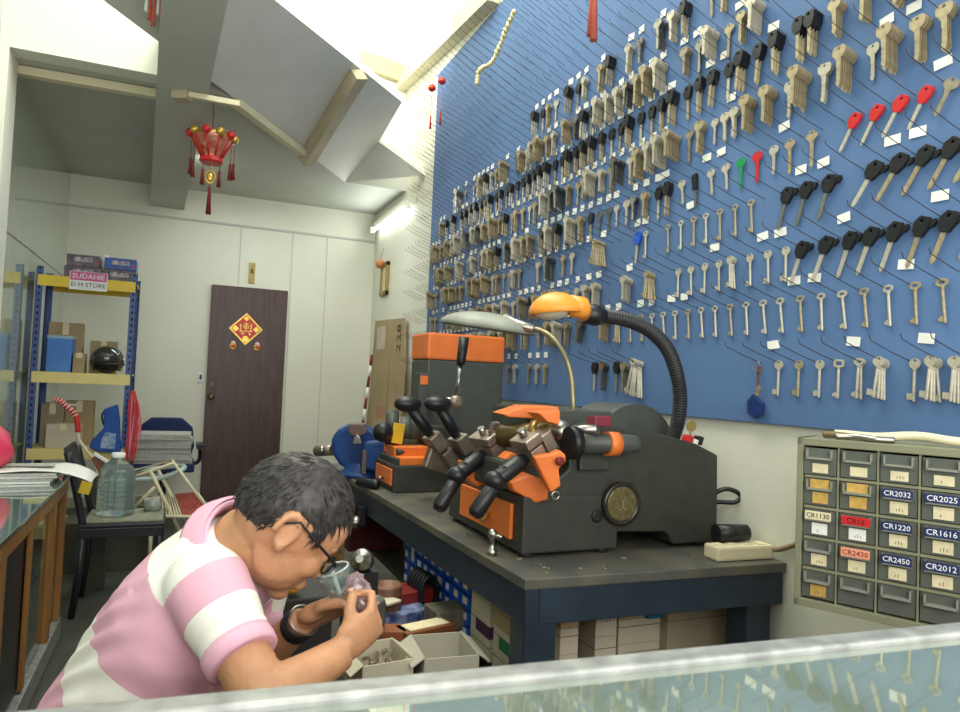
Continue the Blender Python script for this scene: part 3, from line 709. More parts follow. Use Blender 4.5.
# helmet
hc = atY(107, 367, ry+.13); hc.z = zs+.105
hm = thing('motorcycle_helmet', (hc.x, hc.y, zs), 'dark grey open-face helmet on the middle shelf of the rack', 'helmet')
mb = MB(); rs = []; n = 24
M_HELM = mat('pewter_shell', (66, 68, 62), .18, .3, coat=.6)
for j in range(10):
    t = j/9*PI*.62; r = math.sin(t+.02)
    rs.append([hc+Vector((.105*r*math.cos(a), .12*r*math.sin(a), .1*math.cos(t)-(.045*max(0, j-6)/3 if not (-2.4 < a-2*PI*(a > PI) < -.7) else 0))) for a in [2*PI*k/n for k in range(n)]])
mb.rings(rs, cap=False); o = mb.build('shell', M_HELM, hm); sd = o.modifiers.new('s', 'SOLIDIFY'); sd.thickness = .012
mb = MB(); mb.loft([hc+Vector((.107*math.cos(a), .122*math.sin(a), -.035)) for a in [2*PI*k/24 for k in range(25)]], .009, 6, cap=False); mb.build('rim', M_BLACK, hm)
mb = MB(); mb.ell(hc+Vector((0, 0, -.03)), (.088, .1, .07)); mb.build('lining', M_TEXTK, hm)
mb = MB(); mb.loft([hc+Vector((-.09, -.05, -.02)), hc+Vector((-.05, -.1, -.08)), hc+Vector((.03, -.11, -.09)), hc+Vector((.08, -.07, -.03))], .006, 6); mb.build('strap', M_BLACK, hm)
mb = MB(); mb.cyl(hc+Vector((-.104, -.02, -.01)), hc+Vector((-.112, -.02, -.01)), .016); mb.cyl(hc+Vector((.104, -.02, -.01)), hc+Vector((.112, -.02, -.01)), .016); mb.build('visor_pivot', M_STEEL, hm)
# below the middle shelf: cartons on the lower one
zs = .673
carton('carton', (xl+.05, ry+.2, zs), (xl+.19, ry+.38, zs+.3), mat('drab_card', (150, 140, 112), .8, var=.1), 'drab carton at the left end of the lower rack shelf')
c = carton('carton', (atY(64, 430, ry+.25).x, ry+.24, zs), (atY(92, 430, ry+.25).x, ry+.39, zs+.32), M_CARD, 'brown carton with white label on the lower rack shelf')
q_ = atY(70, 424, ry+.238); MB().mm((q_.x-.035, ry+.237, zs+.285), (q_.x+.035, ry+.24, zs+.30)).build('paper_label', M_WHITE, c)
c = carton('white_carton', (atY(46, 430, ry+.03).x, ry+.03, zs), (atY(80, 430, ry+.03).x, ry+.2, zs+.165), M_CARDL, 'low off-white carton on the lower rack shelf')
# umbrella with a red wrapped crook handle
u = [atY(54, 399, 5.3), atY(60, 401, 5.3), atY(66, 406, 5.3), atY(73, 412, 5.3), atY(77, 420, 5.3), atY(78, 432, 5.3)]
v = [atY(78, 431, 5.3), atY(79, 440, 5.3), atY(86, 450, 5.3), atY(97, 470, 5.3), Vector((atY(97, 470, 5.3).x+.12, 5.3, .02))]
us = thing('walking_stick', v[-1], 'white walking stick with red and white taped crook standing before the rack', 'walking stick')
MB().loft(smooth(v, 5), .011, 10).build('shaft', M_CREAM, us)
hnd = MB().loft(smooth(u, 5), .017, 10).build('crook_handle', M_RED, us)
mb = MB(); pp = smooth(u, 5)
for i in range(1, 20, 2):
    if i < 18: mb.loft([pp[i], pp[i].lerp(pp[i+1], .5)], .0178, 10)
mb.build('white_tape', M_WHITE, hnd); MB().cyl(v[-1], v[-1]+Vector((-.004, 0, .04)), .015).build('rubber_tip', M_BLACK, us)
# blue bag hung on the rack post and pink raffia hank
bp_ = atY(114, 440, ry-.06)
hb = thing('blue_bag', (bp_.x, bp_.y, bp_.z-.12), 'royal blue fabric bag with pale print hanging at the rack post', 'bag')
pl_ = [atY(*p, ry-.05) for p in ((104, 409), (118, 404), (120, 420), (121, 452), (100, 452), (89, 447), (92, 440), (104, 428))]
mb = MB(); mb.slab([p+Vector((0, -.035, 0)) for p in pl_], (0, .06, 0)); mb.build('bag_body', mat('royal_blue_fabric', (34, 82, 160), .7, var=.2, scale=14, bump=.4, bscale=18), hb, .012)
pl2 = [atY(*p, ry-.087) for p in ((106, 432), (116, 434), (115, 449), (100, 448), (102, 438))]
MB().slab(pl2, (0, .004, 0)).build('printed_panel', mat('pale_print_cloth', (170, 190, 206), .7, rgb2=(70, 110, 170), scale=30), hb)
mb = MB(); mb.loft(smooth([atY(105, 410, ry-.06), atY(102, 416, ry-.06), atY(104, 425, ry-.06), atY(107, 420, ry-.06), atY(107, 412, ry-.06)], 4), .007, 6); mb.build('handle', M_BLACK, hb)
rf = thing('raffia_hank', atY(131, 455, ry-.03), 'red and pink raffia string hanks hanging on the right rack post', 'string')
for k in range(26):
    px0 = R.uniform(128, 139); y_ = ry-.02-R.uniform(0, .05); mb = MB()
    mb.loft(smooth([atY(133+R.uniform(-2, 2), 391, y_), atY(px0, 408+R.uniform(-4, 4), y_), atY(px0+R.uniform(-3, 3), 430, y_), atY(px0-3+R.uniform(-3, 2), R.uniform(445, 466), y_)], 5), .006, 5)
    mb.build('strand', mat('red_raffia', (206, 62, 60), .5) if k % 3 else mat('pink_raffia', (228, 130, 160), .5), rf)
# ---- left glass counter
CX, CY0, CY1, CZ = -.43, .66, 3.69, .75
lc = thing('display_counter', ((XL+CX)/2, (CY0+CY1)/2, 0), 'long low wooden counter with greenish glass top along the left wall', 'counter')
MB().mm((XL+.005, CY0, CZ-.012), (CX, CY1, CZ)).build('glass_top', M_GTOP, lc, .002)
mb = MB(); mb.mm((CX-.045, CY0, CZ-.075), (CX-.008, CY1, CZ-.013)); mb.mm((XL+.01, CY1-.04, CZ-.075), (CX-.045, CY1-.003, CZ-.013)); mb.build('top_rail', M_WOOD, lc, .003)
for y in (CY1-.055, 3.35, 2.42, .7):
    MB().mm((CX-.045, y, .11), (CX-.01, y+.05, CZ-.075)).build('stile', M_WOOD, lc, .003)
MB().mm((CX-.05, CY0, .02), (CX-.005, CY1, .11)).build('plinth', M_ALU, lc, .003)
MB().mm((XL+.02, CY0+.02, .05), (CX-.05, CY1-.06, .07)).build('floor_panel', M_WOOD, lc)
for y0_, y1_ in ((.75, 1.5), (1.45, 2.42)):
    d_ = MB().mm((CX-.04+.01*(y0_ > 1), y0_, .12), (CX-.022+.01*(y0_ > 1), y1_, CZ-.08)).build('sliding_door', M_WOOD, lc, .003)
    mb = MB(); yy = y1_-.06; mb.mm((CX-.021+.01*(y0_ > 1), yy, .13), (CX-.019+.01*(y0_ > 1), yy+.012, CZ-.09)); mb.build('groove', mat('dark_wood_line', (92, 62, 34), .5), d_)
MB().mm((CX-.036, 2.47, .12), (CX-.03, 2.9, CZ-.08)).build('dark_gap_sheet', M_BLACK, lc)  # black sheet stands in for the dark of the open gap
MB().mm((CX-.026, 2.86, .12), (CX-.012, 2.9, CZ-.08)).build('sliding_door', M_WOOD, lc, .002)
MB().mm((CX-.034, 2.9, .12), (CX-.03, CY1-.05, CZ-.08)).build('glass_pane', M_GLASS, lc)
MB().mm((XL+.03, CY0+.02, .38), (CX-.06, CY1-.07, .392)).build('inner_shelf', M_GLASS, lc)
# packets seen through the pane
def packet(c, s, m, label, rz=0, nm='plastic_packet', cat='packet'):
    c = Vector(c); mb = MB(); rs = []
    for j in range(7):
        t = j/6; k_ = math.sin(PI*(.12+.76*t))**.5
        rs.append([Vector((math.cos(a)*s[0]/2*(.7+.3*k_)*(1+.08*math.sin(3*a+j)), math.sin(a)*s[1]/2*k_, t*s[2])) for a in [2*PI*q/14 for q in range(14)]])
    mt_ = Matrix.Rotation(rz, 3, 'Z'); mb.rings([[c+mt_@p for p in r_] for r_ in rs]); return tag(mb.build(nm, m, None), label, cat)
M_FILM = mat('cloudy_film', (170, 176, 166), .25, rgb2=(120, 126, 118), scale=20, bump=.4, bscale=24)
packet((CX-.16, 3.25, .072), (.17, .4, .28), M_FILM, 'cloudy plastic packet on the counter floor behind the glass pane')
packet((CX-.16, 3.2, .394), (.15, .3, .22), M_FILM, 'cloudy plastic packet on the upper shelf behind the counter pane')
# papers and pink bag on the counter
for i in range(4):
    o = MB().box((-.70+.01*i, 3.54, CZ+.001+.011*i+.005), (.44, .26, .01), rot=(0, 0, R.uniform(-.08, .08))).build('newspaper', M_PAPER if i % 2 else M_WHITE, None, .001)
    tag(o, 'folded newspaper in the low stack at the far end of the left counter', 'newspaper', 'newspapers stacked on the counter')
zt2 = CZ+.05; gx, gy = 14, 8; mb = MB(); V = []
for j in range(gy+1):
    row = []
    for i in range(gx+1):
        x = XL+.06+.60*i/gx; y = 3.40+.27*j/gy+.02*i/gx; e = max(0, x+.47)
        row.append(mb.b.verts.new((x, y, zt2+.012*math.sin(i*.9+j*.5)*(.3+e)+.004-e*e*2.2)))
    V.append(row)
for j in range(gy):
    for i in range(gx): mb.face([V[j][i], V[j][i+1], V[j+1][i+1], V[j+1][i]], True)
npp = mb.build('open_newspaper', M_WHITE, None); sd = npp.modifiers.new('s', 'SOLIDIFY'); sd.thickness = .003
tag(npp, 'open white newspaper sheet curling over the inner edge of the left counter', 'newspaper')
mb = MB(); mb.box((-.60, 3.56, zt2+.014), (.24, .09, .002), rot=(0, 0, .05)); mb.build('printed_photo', M_PAPER, npp)
pk = Vector((-.76, 3.52, zt2+.012)); mb = MB(); rs = []
for j in range(9):
    t = j/8; rr = .13*math.sin(PI*(.22+.72*t))**.7
    rs.append([pk+Vector((rr*math.cos(a)*(1+.07*math.sin(4*a+j)), rr*math.sin(a)*(1+.06*math.sin(5*a-j)), t*.19)) for a in [2*PI*q/20 for q in range(20)]])
mb.rings(rs); o = mb.build('pink_bag', M_PINKBAG, None); tag(o, 'bright pink plastic bag on the left counter at the picture edge', 'bag')
# ---- black plastic chair with a water bottle
M_CHB = mat('black_chair_plastic', (34, 38, 42), .4, var=.1)
ch = thing('plastic_chair', (-.22, 4.15, 0), 'black plastic chair standing past the end of the left counter', 'chair')
sx0, sx1, sy0, sy1, sz = -.42, -.03, 3.98, 4.38, .462
MB().mm((sx0, sy0, sz-.02), (sx1, sy1, sz)).build('seat', M_CHB, ch, .006)
mb = MB(); mb.mm((sx0, sy0, sz-.07), (sx1, sy0+.015, sz-.02)); mb.mm((sx0, sy1-.015, sz-.07), (sx1, sy1, sz-.02)); mb.mm((sx1-.015, sy0, sz-.07), (sx1, sy1, sz-.02)); mb.build('seat_frame', M_CHB, ch, .004)
for x, y in ((sx0+.02, sy0+.02), (sx1-.025, sy0+.02), (sx0+.02, sy1-.02), (sx1-.025, sy1-.02)):
    dx = .03*(1 if x > -.2 else -1); MB().loft([(x, y, sz-.02), (x+dx*.3, y, .22), (x+dx, y, 0)], [.02, .018, .016], 8).build('leg', M_CHB, ch)
mb = MB()
for y in (sy0+.02, sy1-.02): mb.loft(smooth([(sx0+.02, y, sz-.02), (sx0-.02, y, .62), (sx0-.07, y, .82)], 4), .018, 8)
mb.slab([(sx0-.01, sy0+.02, .6), (sx0-.01, sy1-.02, .6), (sx0-.075, sy1-.02, .84), (sx0-.075, sy0+.02, .84)], (-.014, 0, 0)); mb.build('backrest', M_CHB, ch)
q_ = atY(89, 487, 4.0); MB().box((-.40, sy0-.004, q_.z), (.05, .004, .06), rot=(0, .25, 0)).build('yellow_tag', M_YEL, ch)
tag(MB().mm((-.40, 4.0, sz+.001), (-.04, 4.34, sz+.012)).build('folded_cloth', mat('dingy_cloth', (150, 150, 130), .9, rgb2=(110, 112, 96), scale=30), None, .003), 'flattened grey-white sheet on the black chair seat under the bottle', 'cloth')
bc = Vector((-.275, 4.17, sz+.012)); bt = thing('water_bottle', bc, 'large clear ribbed water bottle standing on the black chair', 'bottle')
prof = [(.07, 0), (.098, .006)]; z = .02
while z < .2: prof += [(.099, z), (.101, z+.01), (.095, z+.02)]; z += .026
prof += [(.097, .22), (.088, .255), (.06, .29), (.036, .305), (.033, .325)]
prof = [(r_*.93, h_*.94) for r_, h_ in prof]
o = MB().lathe(prof, bc, n=32).build('bottle_body', M_PET, bt)
MB().lathe([(r_-.005, h_+.003) for r_, h_ in prof if .003 < h_ < .24], bc, n=32).build('water', M_WATER, bt)
MB().lathe([(.033, .299), (.034, .303), (.034, .322), (.031, .325)], bc).build('cap', M_WHITE, bt, 0)
g1 = MB().box((-.34, 4.05, .76), (.012, .09, .02), rot=(.5, .6, .3))
st = atY(100, 458, 4.5); sd_ = thing('sandal', (st.x, 4.5, sz), 'brown and white strapped object leaning behind the water bottle', 'sandal')
MB().box(st+Vector((.01, 0, -.05)), (.05, .03, .14), rot=(0, -.5, 0)).build('sole', mat('brown_leather', (132, 84, 66), .6), sd_, .01)
MB().box(st+Vector((.012, -.02, .0)), (.1, .02, .018), rot=(0, .6, 0)).build('white_strap', M_WHITE, sd_, .004)
MB().mm((st.x-.04, 4.46, 0), (st.x+.06, 4.54, st.z-.1)).build('stand_box', mat('dark_card', (70, 68, 58), .8, var=.2), sd_)
q_ = atZ(140, 505, .46); packet((-.10, 4.25, sz+.012), (.09, .09, .07), M_FILM, 'small crumpled grey packet beside the water bottle', nm='small_packet')
# dark shelf with bottles under the chair, behind it
mb = MB().mm((-.6, 4.85, 0), (-.05, 5.15, .3)); tag(mb.build('floor_carton', mat('dark_card', (70, 68, 58), .8, var=.2), None, .004), 'dark carton on the floor behind the black chair', 'box')
# ---- blue office chair with newspapers
oc = Vector((atY(163, 470, 6.3).x, 6.3, 0)); och = thing('office_chair', oc, 'blue upholstered office chair against the back wall holding newspapers', 'chair')
tz = atY(166, 418, 6.5).z; xc = atY(166, 430, 6.5).x
pl_ = [(-.2, 0), (-.23, .12), (-.21, .28), (-.12, .36), (.12, .36), (.21, .28), (.23, .12), (.2, 0)]
MB().prism(pl_, (xc, 6.54, tz-.36), XA, ZUP, (0, 1, 0), .05).build('backrest', M_NAVY, och, .015)
MB().box((xc, 6.28, .47), (.46, .46, .07)).build('seat', M_NAVY, och, .02)
mb = MB(); mb.loft([(xc, 6.5, .44), (xc, 6.62, .5), (xc, 6.61, tz-.2)], .02, 8); mb.build('back_bracket', M_BLACK, och)
MB().cyl((xc, 6.28, .12), (xc, 6.28, .44), .028).build('gas_column', M_BLACK, och)
for k in range(5):
    a = 2*PI*k/5+.3; e = Vector((xc+.26*math.cos(a), 6.28+.26*math.sin(a), .07)); l_ = MB().loft([(xc, 6.28, .12), e], [.022, .014], 8).build('leg', M_BLACK, och)
    MB().cyl(e+Vector((-.012, 0, -.04)), e+Vector((.012, 0, -.04)), .03).build('caster', M_BLACK, l_)
for s_ in (-1, 1):
    mb = MB(); mb.loft(smooth([(xc+s_*.2, 6.35, .46), (xc+s_*.27, 6.35, .5), (xc+s_*.27, 6.33, .62)], 4), .016, 8); mb.box((xc+s_*.27, 6.27, .63), (.06, .26, .035)); mb.build('armrest', M_BLACK, och)
z = .506; i = 0
ztn = atY(160, 434, 6.1).z
while z < ztn:
    h = R.uniform(.014, .024)
    o = MB().box((xc-.01+R.uniform(-.015, .015), 6.25+R.uniform(-.015, .015), z+h/2), (.43, .36, h), rot=(0, 0, R.uniform(-.05, .05))).build('newspaper', M_PAPER, None, .002)
    tag(o, 'folded newspaper in the tall stack on the blue office chair', 'newspaper', 'newspapers stacked on the office chair'); z += h+.0012; i += 1
# ---- folding deck chair, collapsed, in front of it
dk_ = thing('folding_chair', Vector((atY(180, 520, 5.0).x, 5.0, 0)), 'folded white tube lounge chair with red and cream plastic cords', 'chair')
def Q(px, py, y=5.0): return atY(px, py, y)
def fl_(p): p = Vector(p); p.z = .012; return p
T = .011
MB().loft([Q(128, 474, 4.8), Q(167, 472, 4.8)], T, 8)
for nm, a, b, yy in (('tube', (150, 470), (184, 540), 4.75), ('tube', (157, 468), (192, 535), 5.1), ('tube', (155, 487), (134, 508), 4.9)):
    MB().loft([atY(*a, yy), atY(*b, yy)], T, 8).build('frame_tube', M_CREAM, dk_)
mb = MB(); mb.loft(smooth([atY(133, 480, 4.8), atY(160, 478, 4.8), atY(182, 470, 4.8), atY(178, 466, 5.2), atY(128, 472, 5.2)], 5), .016, 8); mb.build('armrest', mat('pale_aqua_plastic', (176, 196, 190), .5), dk_)
mb = MB(); c0, c1, c2, c3 = atY(134, 477, 4.75), atY(174, 463, 4.75), atY(172, 460, 5.1), atY(134, 471, 5.1)
mb.loft([c0, c1, c2, c3, c0], T, 8); mb.build('headrest_frame', M_CREAM, dk_)
w0, w1, w2, w3 = atY(150, 500, 4.7), atY(216, 521, 4.7), atY(200, 494, 5.3), atY(153, 499, 5.3)
w0 = atY(152, 516, 4.7); w1 = atY(214, 517, 4.7); w2 = atY(198, 494, 5.15); w3 = atY(153, 498, 5.15)
mb = MB(); mb.loft([w0, w1, w2, w3, w0], T, 8); mb.build('seat_frame', M_CREAM, dk_)
for i in range(1, 22):
    t = i/22; a = w0.lerp(w1, t); b = w3.lerp(w2, t)
    if i > 10: MB().loft([a+Vector((0, 0, .012)), b+Vector((0, 0, .012))], .006, 6).build('cord', mat('brick_red_cord', (172, 62, 54), .45), dk_)
    else: MB().loft([a+Vector((0, 0, .012)), b+Vector((0, 0, .012))], .005, 6).build('cord', M_CREAM, dk_)
for p in (w0, w1, w2, w3): MB().loft([p, Vector((p.x, p.y, 0))], T, 8).build('leg', M_CREAM, dk_)
for a, b, yy in (((174, 463), (216, 521), 4.74),): MB().loft([atY(*a, yy), atY(*b, yy)], T*.8, 8).build('brace', M_CREAM, dk_)
mb = MB().mm((.02, 5.45, 0), (.2, 5.7, .22)); tag(mb.build('floor_tub', mat('grey_tub', (120, 122, 118), .6), None, .01), 'small grey tub on the floor under the folding chair', 'tub')
# ---- lantern ornament hung from the trunking
LY = 4.55; top = atY(214, 100, LY); L0 = atY(212, 146, LY)
ln = thing('fan_lantern', L0, 'red and gold fan-shaped New Year lantern with tassels hanging below the trunking', 'lantern')
MB().loft([top, L0+ZUP*.07], .003, 5).build('cord', M_REDD, ln); MB().loft([atY(206, 104, LY), atY(199, 130, LY)], .003, 5).build('cord', M_GUN, ln)
mb = MB(); rs = []
for r_, h_ in ((.05, -.085), (.055, -.06), (.085, -.01), (.115, .035), (.12, .05)): rs.append([L0+Vector((r_*math.cos(a), r_*math.sin(a), h_)) for a in [2*PI*k/10 for k in range(10)]])
mb.rings(rs, smooth=False); mb.build('lantern_body', mat('lantern_foil', (206, 160, 130), .35, .2, rgb2=(170, 60, 50), scale=30), ln)
for k in range(10):
    a = 2*PI*k/10; MB().loft([L0+Vector((.052*math.cos(a), .052*math.sin(a), -.085)), L0+Vector((.124*math.cos(a), .124*math.sin(a), .05))], .006, 6).build('rib', M_RED, ln)
    e = L0+Vector((.128*math.cos(a), .128*math.sin(a), .062)); mb = MB(); mb.ell(e, (.026, .026, .026), n=10, m=8); mb.build('bead', M_RED if k % 2 else M_GOLD, ln)
mb = MB(); mb.lathe([(.06, -.11), (.07, -.1), (.065, -.075)], L0, n=12, smooth=False); mb.build('lower_ring', M_RED, ln)
mb = MB(); mb.lathe([(.09, .05), (.1, .07), (.05, .09), (.01, .1)], L0, n=12); mb.build('crown', M_GOLD, ln)
for dx, dz in ((-.115, -.03), (-.1, -.05), (.11, -.04), (.13, -.03), (-.045, -.09), (.05, -.09)):
    p = L0+Vector((dx, .02*R.uniform(-1, 1), dz)); q = p-ZUP*.06; mb = MB(); mb.loft([p+ZUP*.05, q], .002, 4); tassel(mb, q, .1, .012); mb.build('tassel', M_REDD, ln)
c = L0-ZUP*.19; mb = MB(); mb.loft([c+Vector((.028*math.cos(a), 0, .04*math.sin(a))) for a in [2*PI*k/14 for k in range(15)]], .006, 6, cap=False); mb.ell(c, (.018, .006, .026), n=10, m=6); mb.loft([c+ZUP*.04, c+ZUP*.1], .003, 4); mb.build('gold_charm', M_GOLD, ln)
mb = MB(); mb.loft([c-ZUP*.04, c-ZUP*.07], .003, 4); tassel(mb, c-ZUP*.06, .17, .014); mb.build('tassel', M_REDD, ln)
a = atY(152, -6, 3.6); t_ = thing('hanging_tassel', a, 'red and white fringed ornament hanging beside the beam at the picture top', 'ornament')
MB().loft([a, Vector((a.x, a.y, 3.1))], .002, 4).build('cord', M_REDD, t_)
for k in range(6):
    b = a+Vector((-.02+.016*k, .01*(k % 2), 0)); mb = MB(); tassel(mb, b, .09+.03*(k % 3), .009); mb.build('tassel', MATS['faded_red'] if k % 3 else M_WHITE, t_)
mb = MB(); mb.ell(a+ZUP*.03, (.05, .03, .05)); mb.build('knot', M_RED, t_)
# ---- right-back corner: flattened cardboard, striped pole, small frame
def leanboard(name, quad, y0, label, m, off=(0, .012, 0)):
    mb = MB(); mb.slab(quad, off); return tag(mb.build(name, m, None, .001), label, 'cardboard')
X1, X2 = XW-.03, XW-.075
q4 = [atX(*p, X1) for p in ((367.5, 435.5), (376.5, 321), (406, 318), (406, 360), (403, 435.5))]
for p in q4: p.y = min(p.y, YB-.03)
c1 = leanboard('cardboard_sheet', q4, 0, 'tall flattened cardboard printed 228 leaning on the wall at the back right', M_CARD, (-.012, 0, 0))
tp = atX(399, 338, X1-.0135); text('228', tp, (0, 0, 1), (0, 1, 0), .17, M_TEXTK, c1, 'printed_number')
g_ = atX(381, 338, X1-.0135); MB().box(g_, (.002, .3, .22)).build('pale_print', M_CARDL, c1)
q4 = [atX(*p, X2) for p in ((366, 436), (375, 357), (407, 357), (400, 436))]
for p in q4: p.y = min(p.y, YB-.03)
c2 = leanboard('cardboard_sheet', q4, 0, 'folded plain cardboard leaning in front of the printed sheet', M_CARD, (-.012, 0, 0))
f0 = atX(389, 357, X2-.0135); f1 = atX(386, 436, X2-.0135); MB().loft([f0, f1], .003, 4).build('fold_line', mat('card_crease', (128, 110, 82), .8), c2)
g_ = atX(380, 412, X2-.0135); MB().box(g_, (.002, .26, .1)).build('faint_stamp', mat('faint_red_print', (170, 126, 100), .8), c2)
tag(MB().mm((XW-.4, 5.5, 0), (XW-.02, 6.45, atX(400, 436, X2).z-.004)).build('low_cabinet', M_CARDL, None, .004), 'low pale cabinet behind the bench carrying the cardboard sheets', 'cabinet')
# floor-standing cabinet that carries those sheets
pp = [atY(372, 355, 6.7), atY(366, 425, 6.7)]; pt = pp[0]; pb2 = Vector((pp[1].x-.12, 6.62, 0))
sp_ = thing('striped_pole', pb2, 'thin red and white banded pole leaning in the back right corner', 'pole')
for i in range(14):
    a = pb2.lerp(pt, i/14); b = pb2.lerp(pt, (i+1)/14); MB().loft([a, b], .014, 8).build('band', M_REDD if i % 2 else M_WHITE, sp_)
a = atX(384, 279, XW-.02)
fr = thing('wall_frame', a, 'small gilt framed plaque on the right wall near the back corner', 'frame')
mb = MB(); mb.mm((XW-.03, a.y-.12, a.z-.16), (XW-.001, a.y-.08, a.z+.16)); mb.mm((XW-.03, a.y+.08, a.z-.16), (XW-.001, a.y+.12, a.z+.16)); mb.mm((XW-.03, a.y-.12, a.z+.12), (XW-.001, a.y+.12, a.z+.16)); mb.mm((XW-.03, a.y-.12, a.z-.16), (XW-.001, a.y+.12, a.z-.12)); mb.build('gilt_border', MATS['tarnished_brass'], fr, .003)
MB().mm((XW-.015, a.y-.08, a.z-.12), (XW-.001, a.y+.08, a.z+.12)).build('picture', M_OLDLAB, fr)
b = atX(380, 264, XW-.05); og = thing('orange_bauble', b, 'small round orange ornament hanging in front of the gilt frame', 'ornament')
mb = MB(); mb.ell(b, (.045, .045, .045)); mb.build('ball', mat('dull_orange', (190, 120, 62), .5), og); MB().loft([b+ZUP*.04, b+Vector((.03, 0, .16))], .002, 4).build('cord', M_REDD, og)
# ================================================================== THE BENCH
BZ, BXF, BYN, BYF = .725, .885, 1.70, 4.25
bn = thing('workbench', ((BXF+XW)/2, 3, 0), 'heavy blue-black steel workbench along the right wall below the key board', 'workbench')
MB().slab([(BXF, BYN, BZ-.03), (XW-.005, BYN-.045, BZ-.03), (XW-.005, BYF, BZ-.03), (BXF-.06, BYF, BZ-.03)], (0, 0, .03)).build('bench_top', M_BTOP, bn, .004)
mb = MB(); mb.slab([(BXF+.006, BYN+.006, BZ-.13), (BXF+.05, BYN+.006, BZ-.13), (BXF-.01, BYF-.01, BZ-.13), (BXF-.054, BYF-.01, BZ-.13)], (0, 0, .1)); mb.build('apron', M_BENCH, bn, .004)
mb = MB(); mb.slab([(BXF+.05, BYN+.006, BZ-.13), (BXF+.05, BYN+.05, BZ-.13), (XW-.01, BYN+.01, BZ-.13), (XW-.01, BYN-.036, BZ-.13)], (0, 0, .1)); mb.build('apron', M_BENCH, bn, .004)
for x, y, w_ in ((BXF+.008, BYN+.008, .1), (XW-.14, BYN-.02, .1), (BXF-.04, BYF-.11, .08), (XW-.12, BYF-.11, .08)):
    MB().mm((x, y, 0), (x+w_, y+.09, BZ-.125)).build('leg', M_BENCH, bn, .006)
MB().mm((BXF+.12, BYN+.14, .30), (XW-.02, BYF-.1, .325)).build('lower_shelf', mat('dark_ply', (58, 52, 46), .7, var=.2), bn, .003)
# ------------------------------------------------------------------ big key cutting machine
km = thing('key_cutting_machine', (1.35, 2.1, BZ), 'big grey key cutting machine with orange fittings and round brass dial on the bench', 'key machine')
YM = 1.9
def N_(px, py, y=YM): p = atY(px, py, y); return p
prof = [(538, 554), (596.5, 552.5), (603, 535), (606, 532), (664, 532), (668, 535), (673, 552.5), (717, 552), (718, 455), (697, 444), (664, 435), (600, 424), (569, 433), (569, 468.5), (542, 493)]
pp = [N_(*p) for p in prof]; zb = BZ+.014
pp = [Vector((p.x, YM, max(p.z, zb))) for p in pp]
for i in (0, 1, 6, 7): pp[i].z = zb
MB().slab(pp, (0, .42, 0)).build('body', M_CAST, km, .008)
gp = [N_(600, 432, YM+.12)]+[N_(607+33+math.cos(a)*38-4, 447-math.sin(a)*43, YM+.12) for a in [PI*(1-k/14) for k in range(15)]]+[N_(676, 445, YM+.12)]
MB().slab(gp, (0, .22, 0)).build('belt_guard', M_CASTL, km, .01)
# front base with drawer (faces the worker, -X)
fx = N_(521, 552, YM).x
MB().mm((fx, YM-.005, zb), (fx+.34, 2.52, BZ+.185)).build('base', M_CAST, km, .006)
fx2 = fx-.004
dw = MB().mm((fx-.012, YM+.06, BZ+.045), (fx, 2.38, BZ+.155)).build('drawer', M_ORANGE, km, .003)
dk_p = atX(489, 515, fx-.012); mb = MB(); mb.lathe([(.008, 0), (.008, .012), (.018, .018), (.02, .03), (.01, .036)], (fx-.012, dk_p.y, dk_p.z), (-1, 0, 0), 14); mb.build('drawer_knob', M_GOLD, dw)
for x, y in ((fx+.03, YM+.03), (fx+.3, YM+.03), (fx+.03, 2.48), (pp[7].x-.05, YM+.04), (pp[7].x-.05, YM+.36)): MB().cyl((x, y, BZ), (x, y, zb+.002), .022).build('foot', M_RUB, km)
# upper slab of the head (light grey top plate), and bracket
h0, h1 = N_(500, 414, 2.35), N_(612, 410, 2.35)
MB().mm((N_(540, 414, 2.02).x, 2.02, N_(540, 431, 2.02).z), (N_(612, 414, 2.02).x, 2.4, N_(600, 411, 2.02).z)).build('head_plate', M_CASTL, km, .006)
MB().mm((N_(566, 424, 1.97).x, 1.97, N_(566, 434, 1.97).z), (N_(625, 424, 1.97).x, 2.06, N_(566, 427, 1.97).z)).build('tool_rest', M_CASTL, km, .004)
MB().mm((N_(570, 424, 1.95).x, YM-.02, N_(566, 468, 1.95).z), (N_(600, 424, 1.95).x, 2.1, N_(566, 433, 1.95).z)).build('side_block', M_CAST, km, .006)
# dial on the near face
dc = N_(619, 503, YM-.002); mb = MB(); mb.lathe([(.066, 0), (.07, .004), (.07, .02), (.06, .024), (.056, .018)], (dc.x, YM-.001, dc.z), (0, -1, 0), 32)
dl = mb.build('dial', mat('dark_chrome', (70, 66, 60), .25, .7), km)
mb = MB(); mb.lathe([(.0555, .0), (.0555, .0205), (.05, .021)], (dc.x, YM-.001, dc.z), (0, -1, 0), 32); mb.build('dial_face', mat('aged_dial', (104, 94, 62), .4, .2, var=.3, scale=50), dl)
mb = MB()
for a in range(0, 360, 30):
    a_ = math.radians(a); mb.box((dc.x+.044*math.cos(a_), YM-.0235, dc.z+.044*math.sin(a_)), (.008, .002, .003), rot=(0, -a_, 0))
for w_, h_, dz in ((.02, .006, .02), (.006, .05, 0), (.03, .005, -.018)): mb.box((dc.x, YM-.0235, dc.z+dz), (w_, .002, h_))
mb.build('dial_marks', mat('pale_brass_marks', (138, 126, 88), .4, .3), dl)
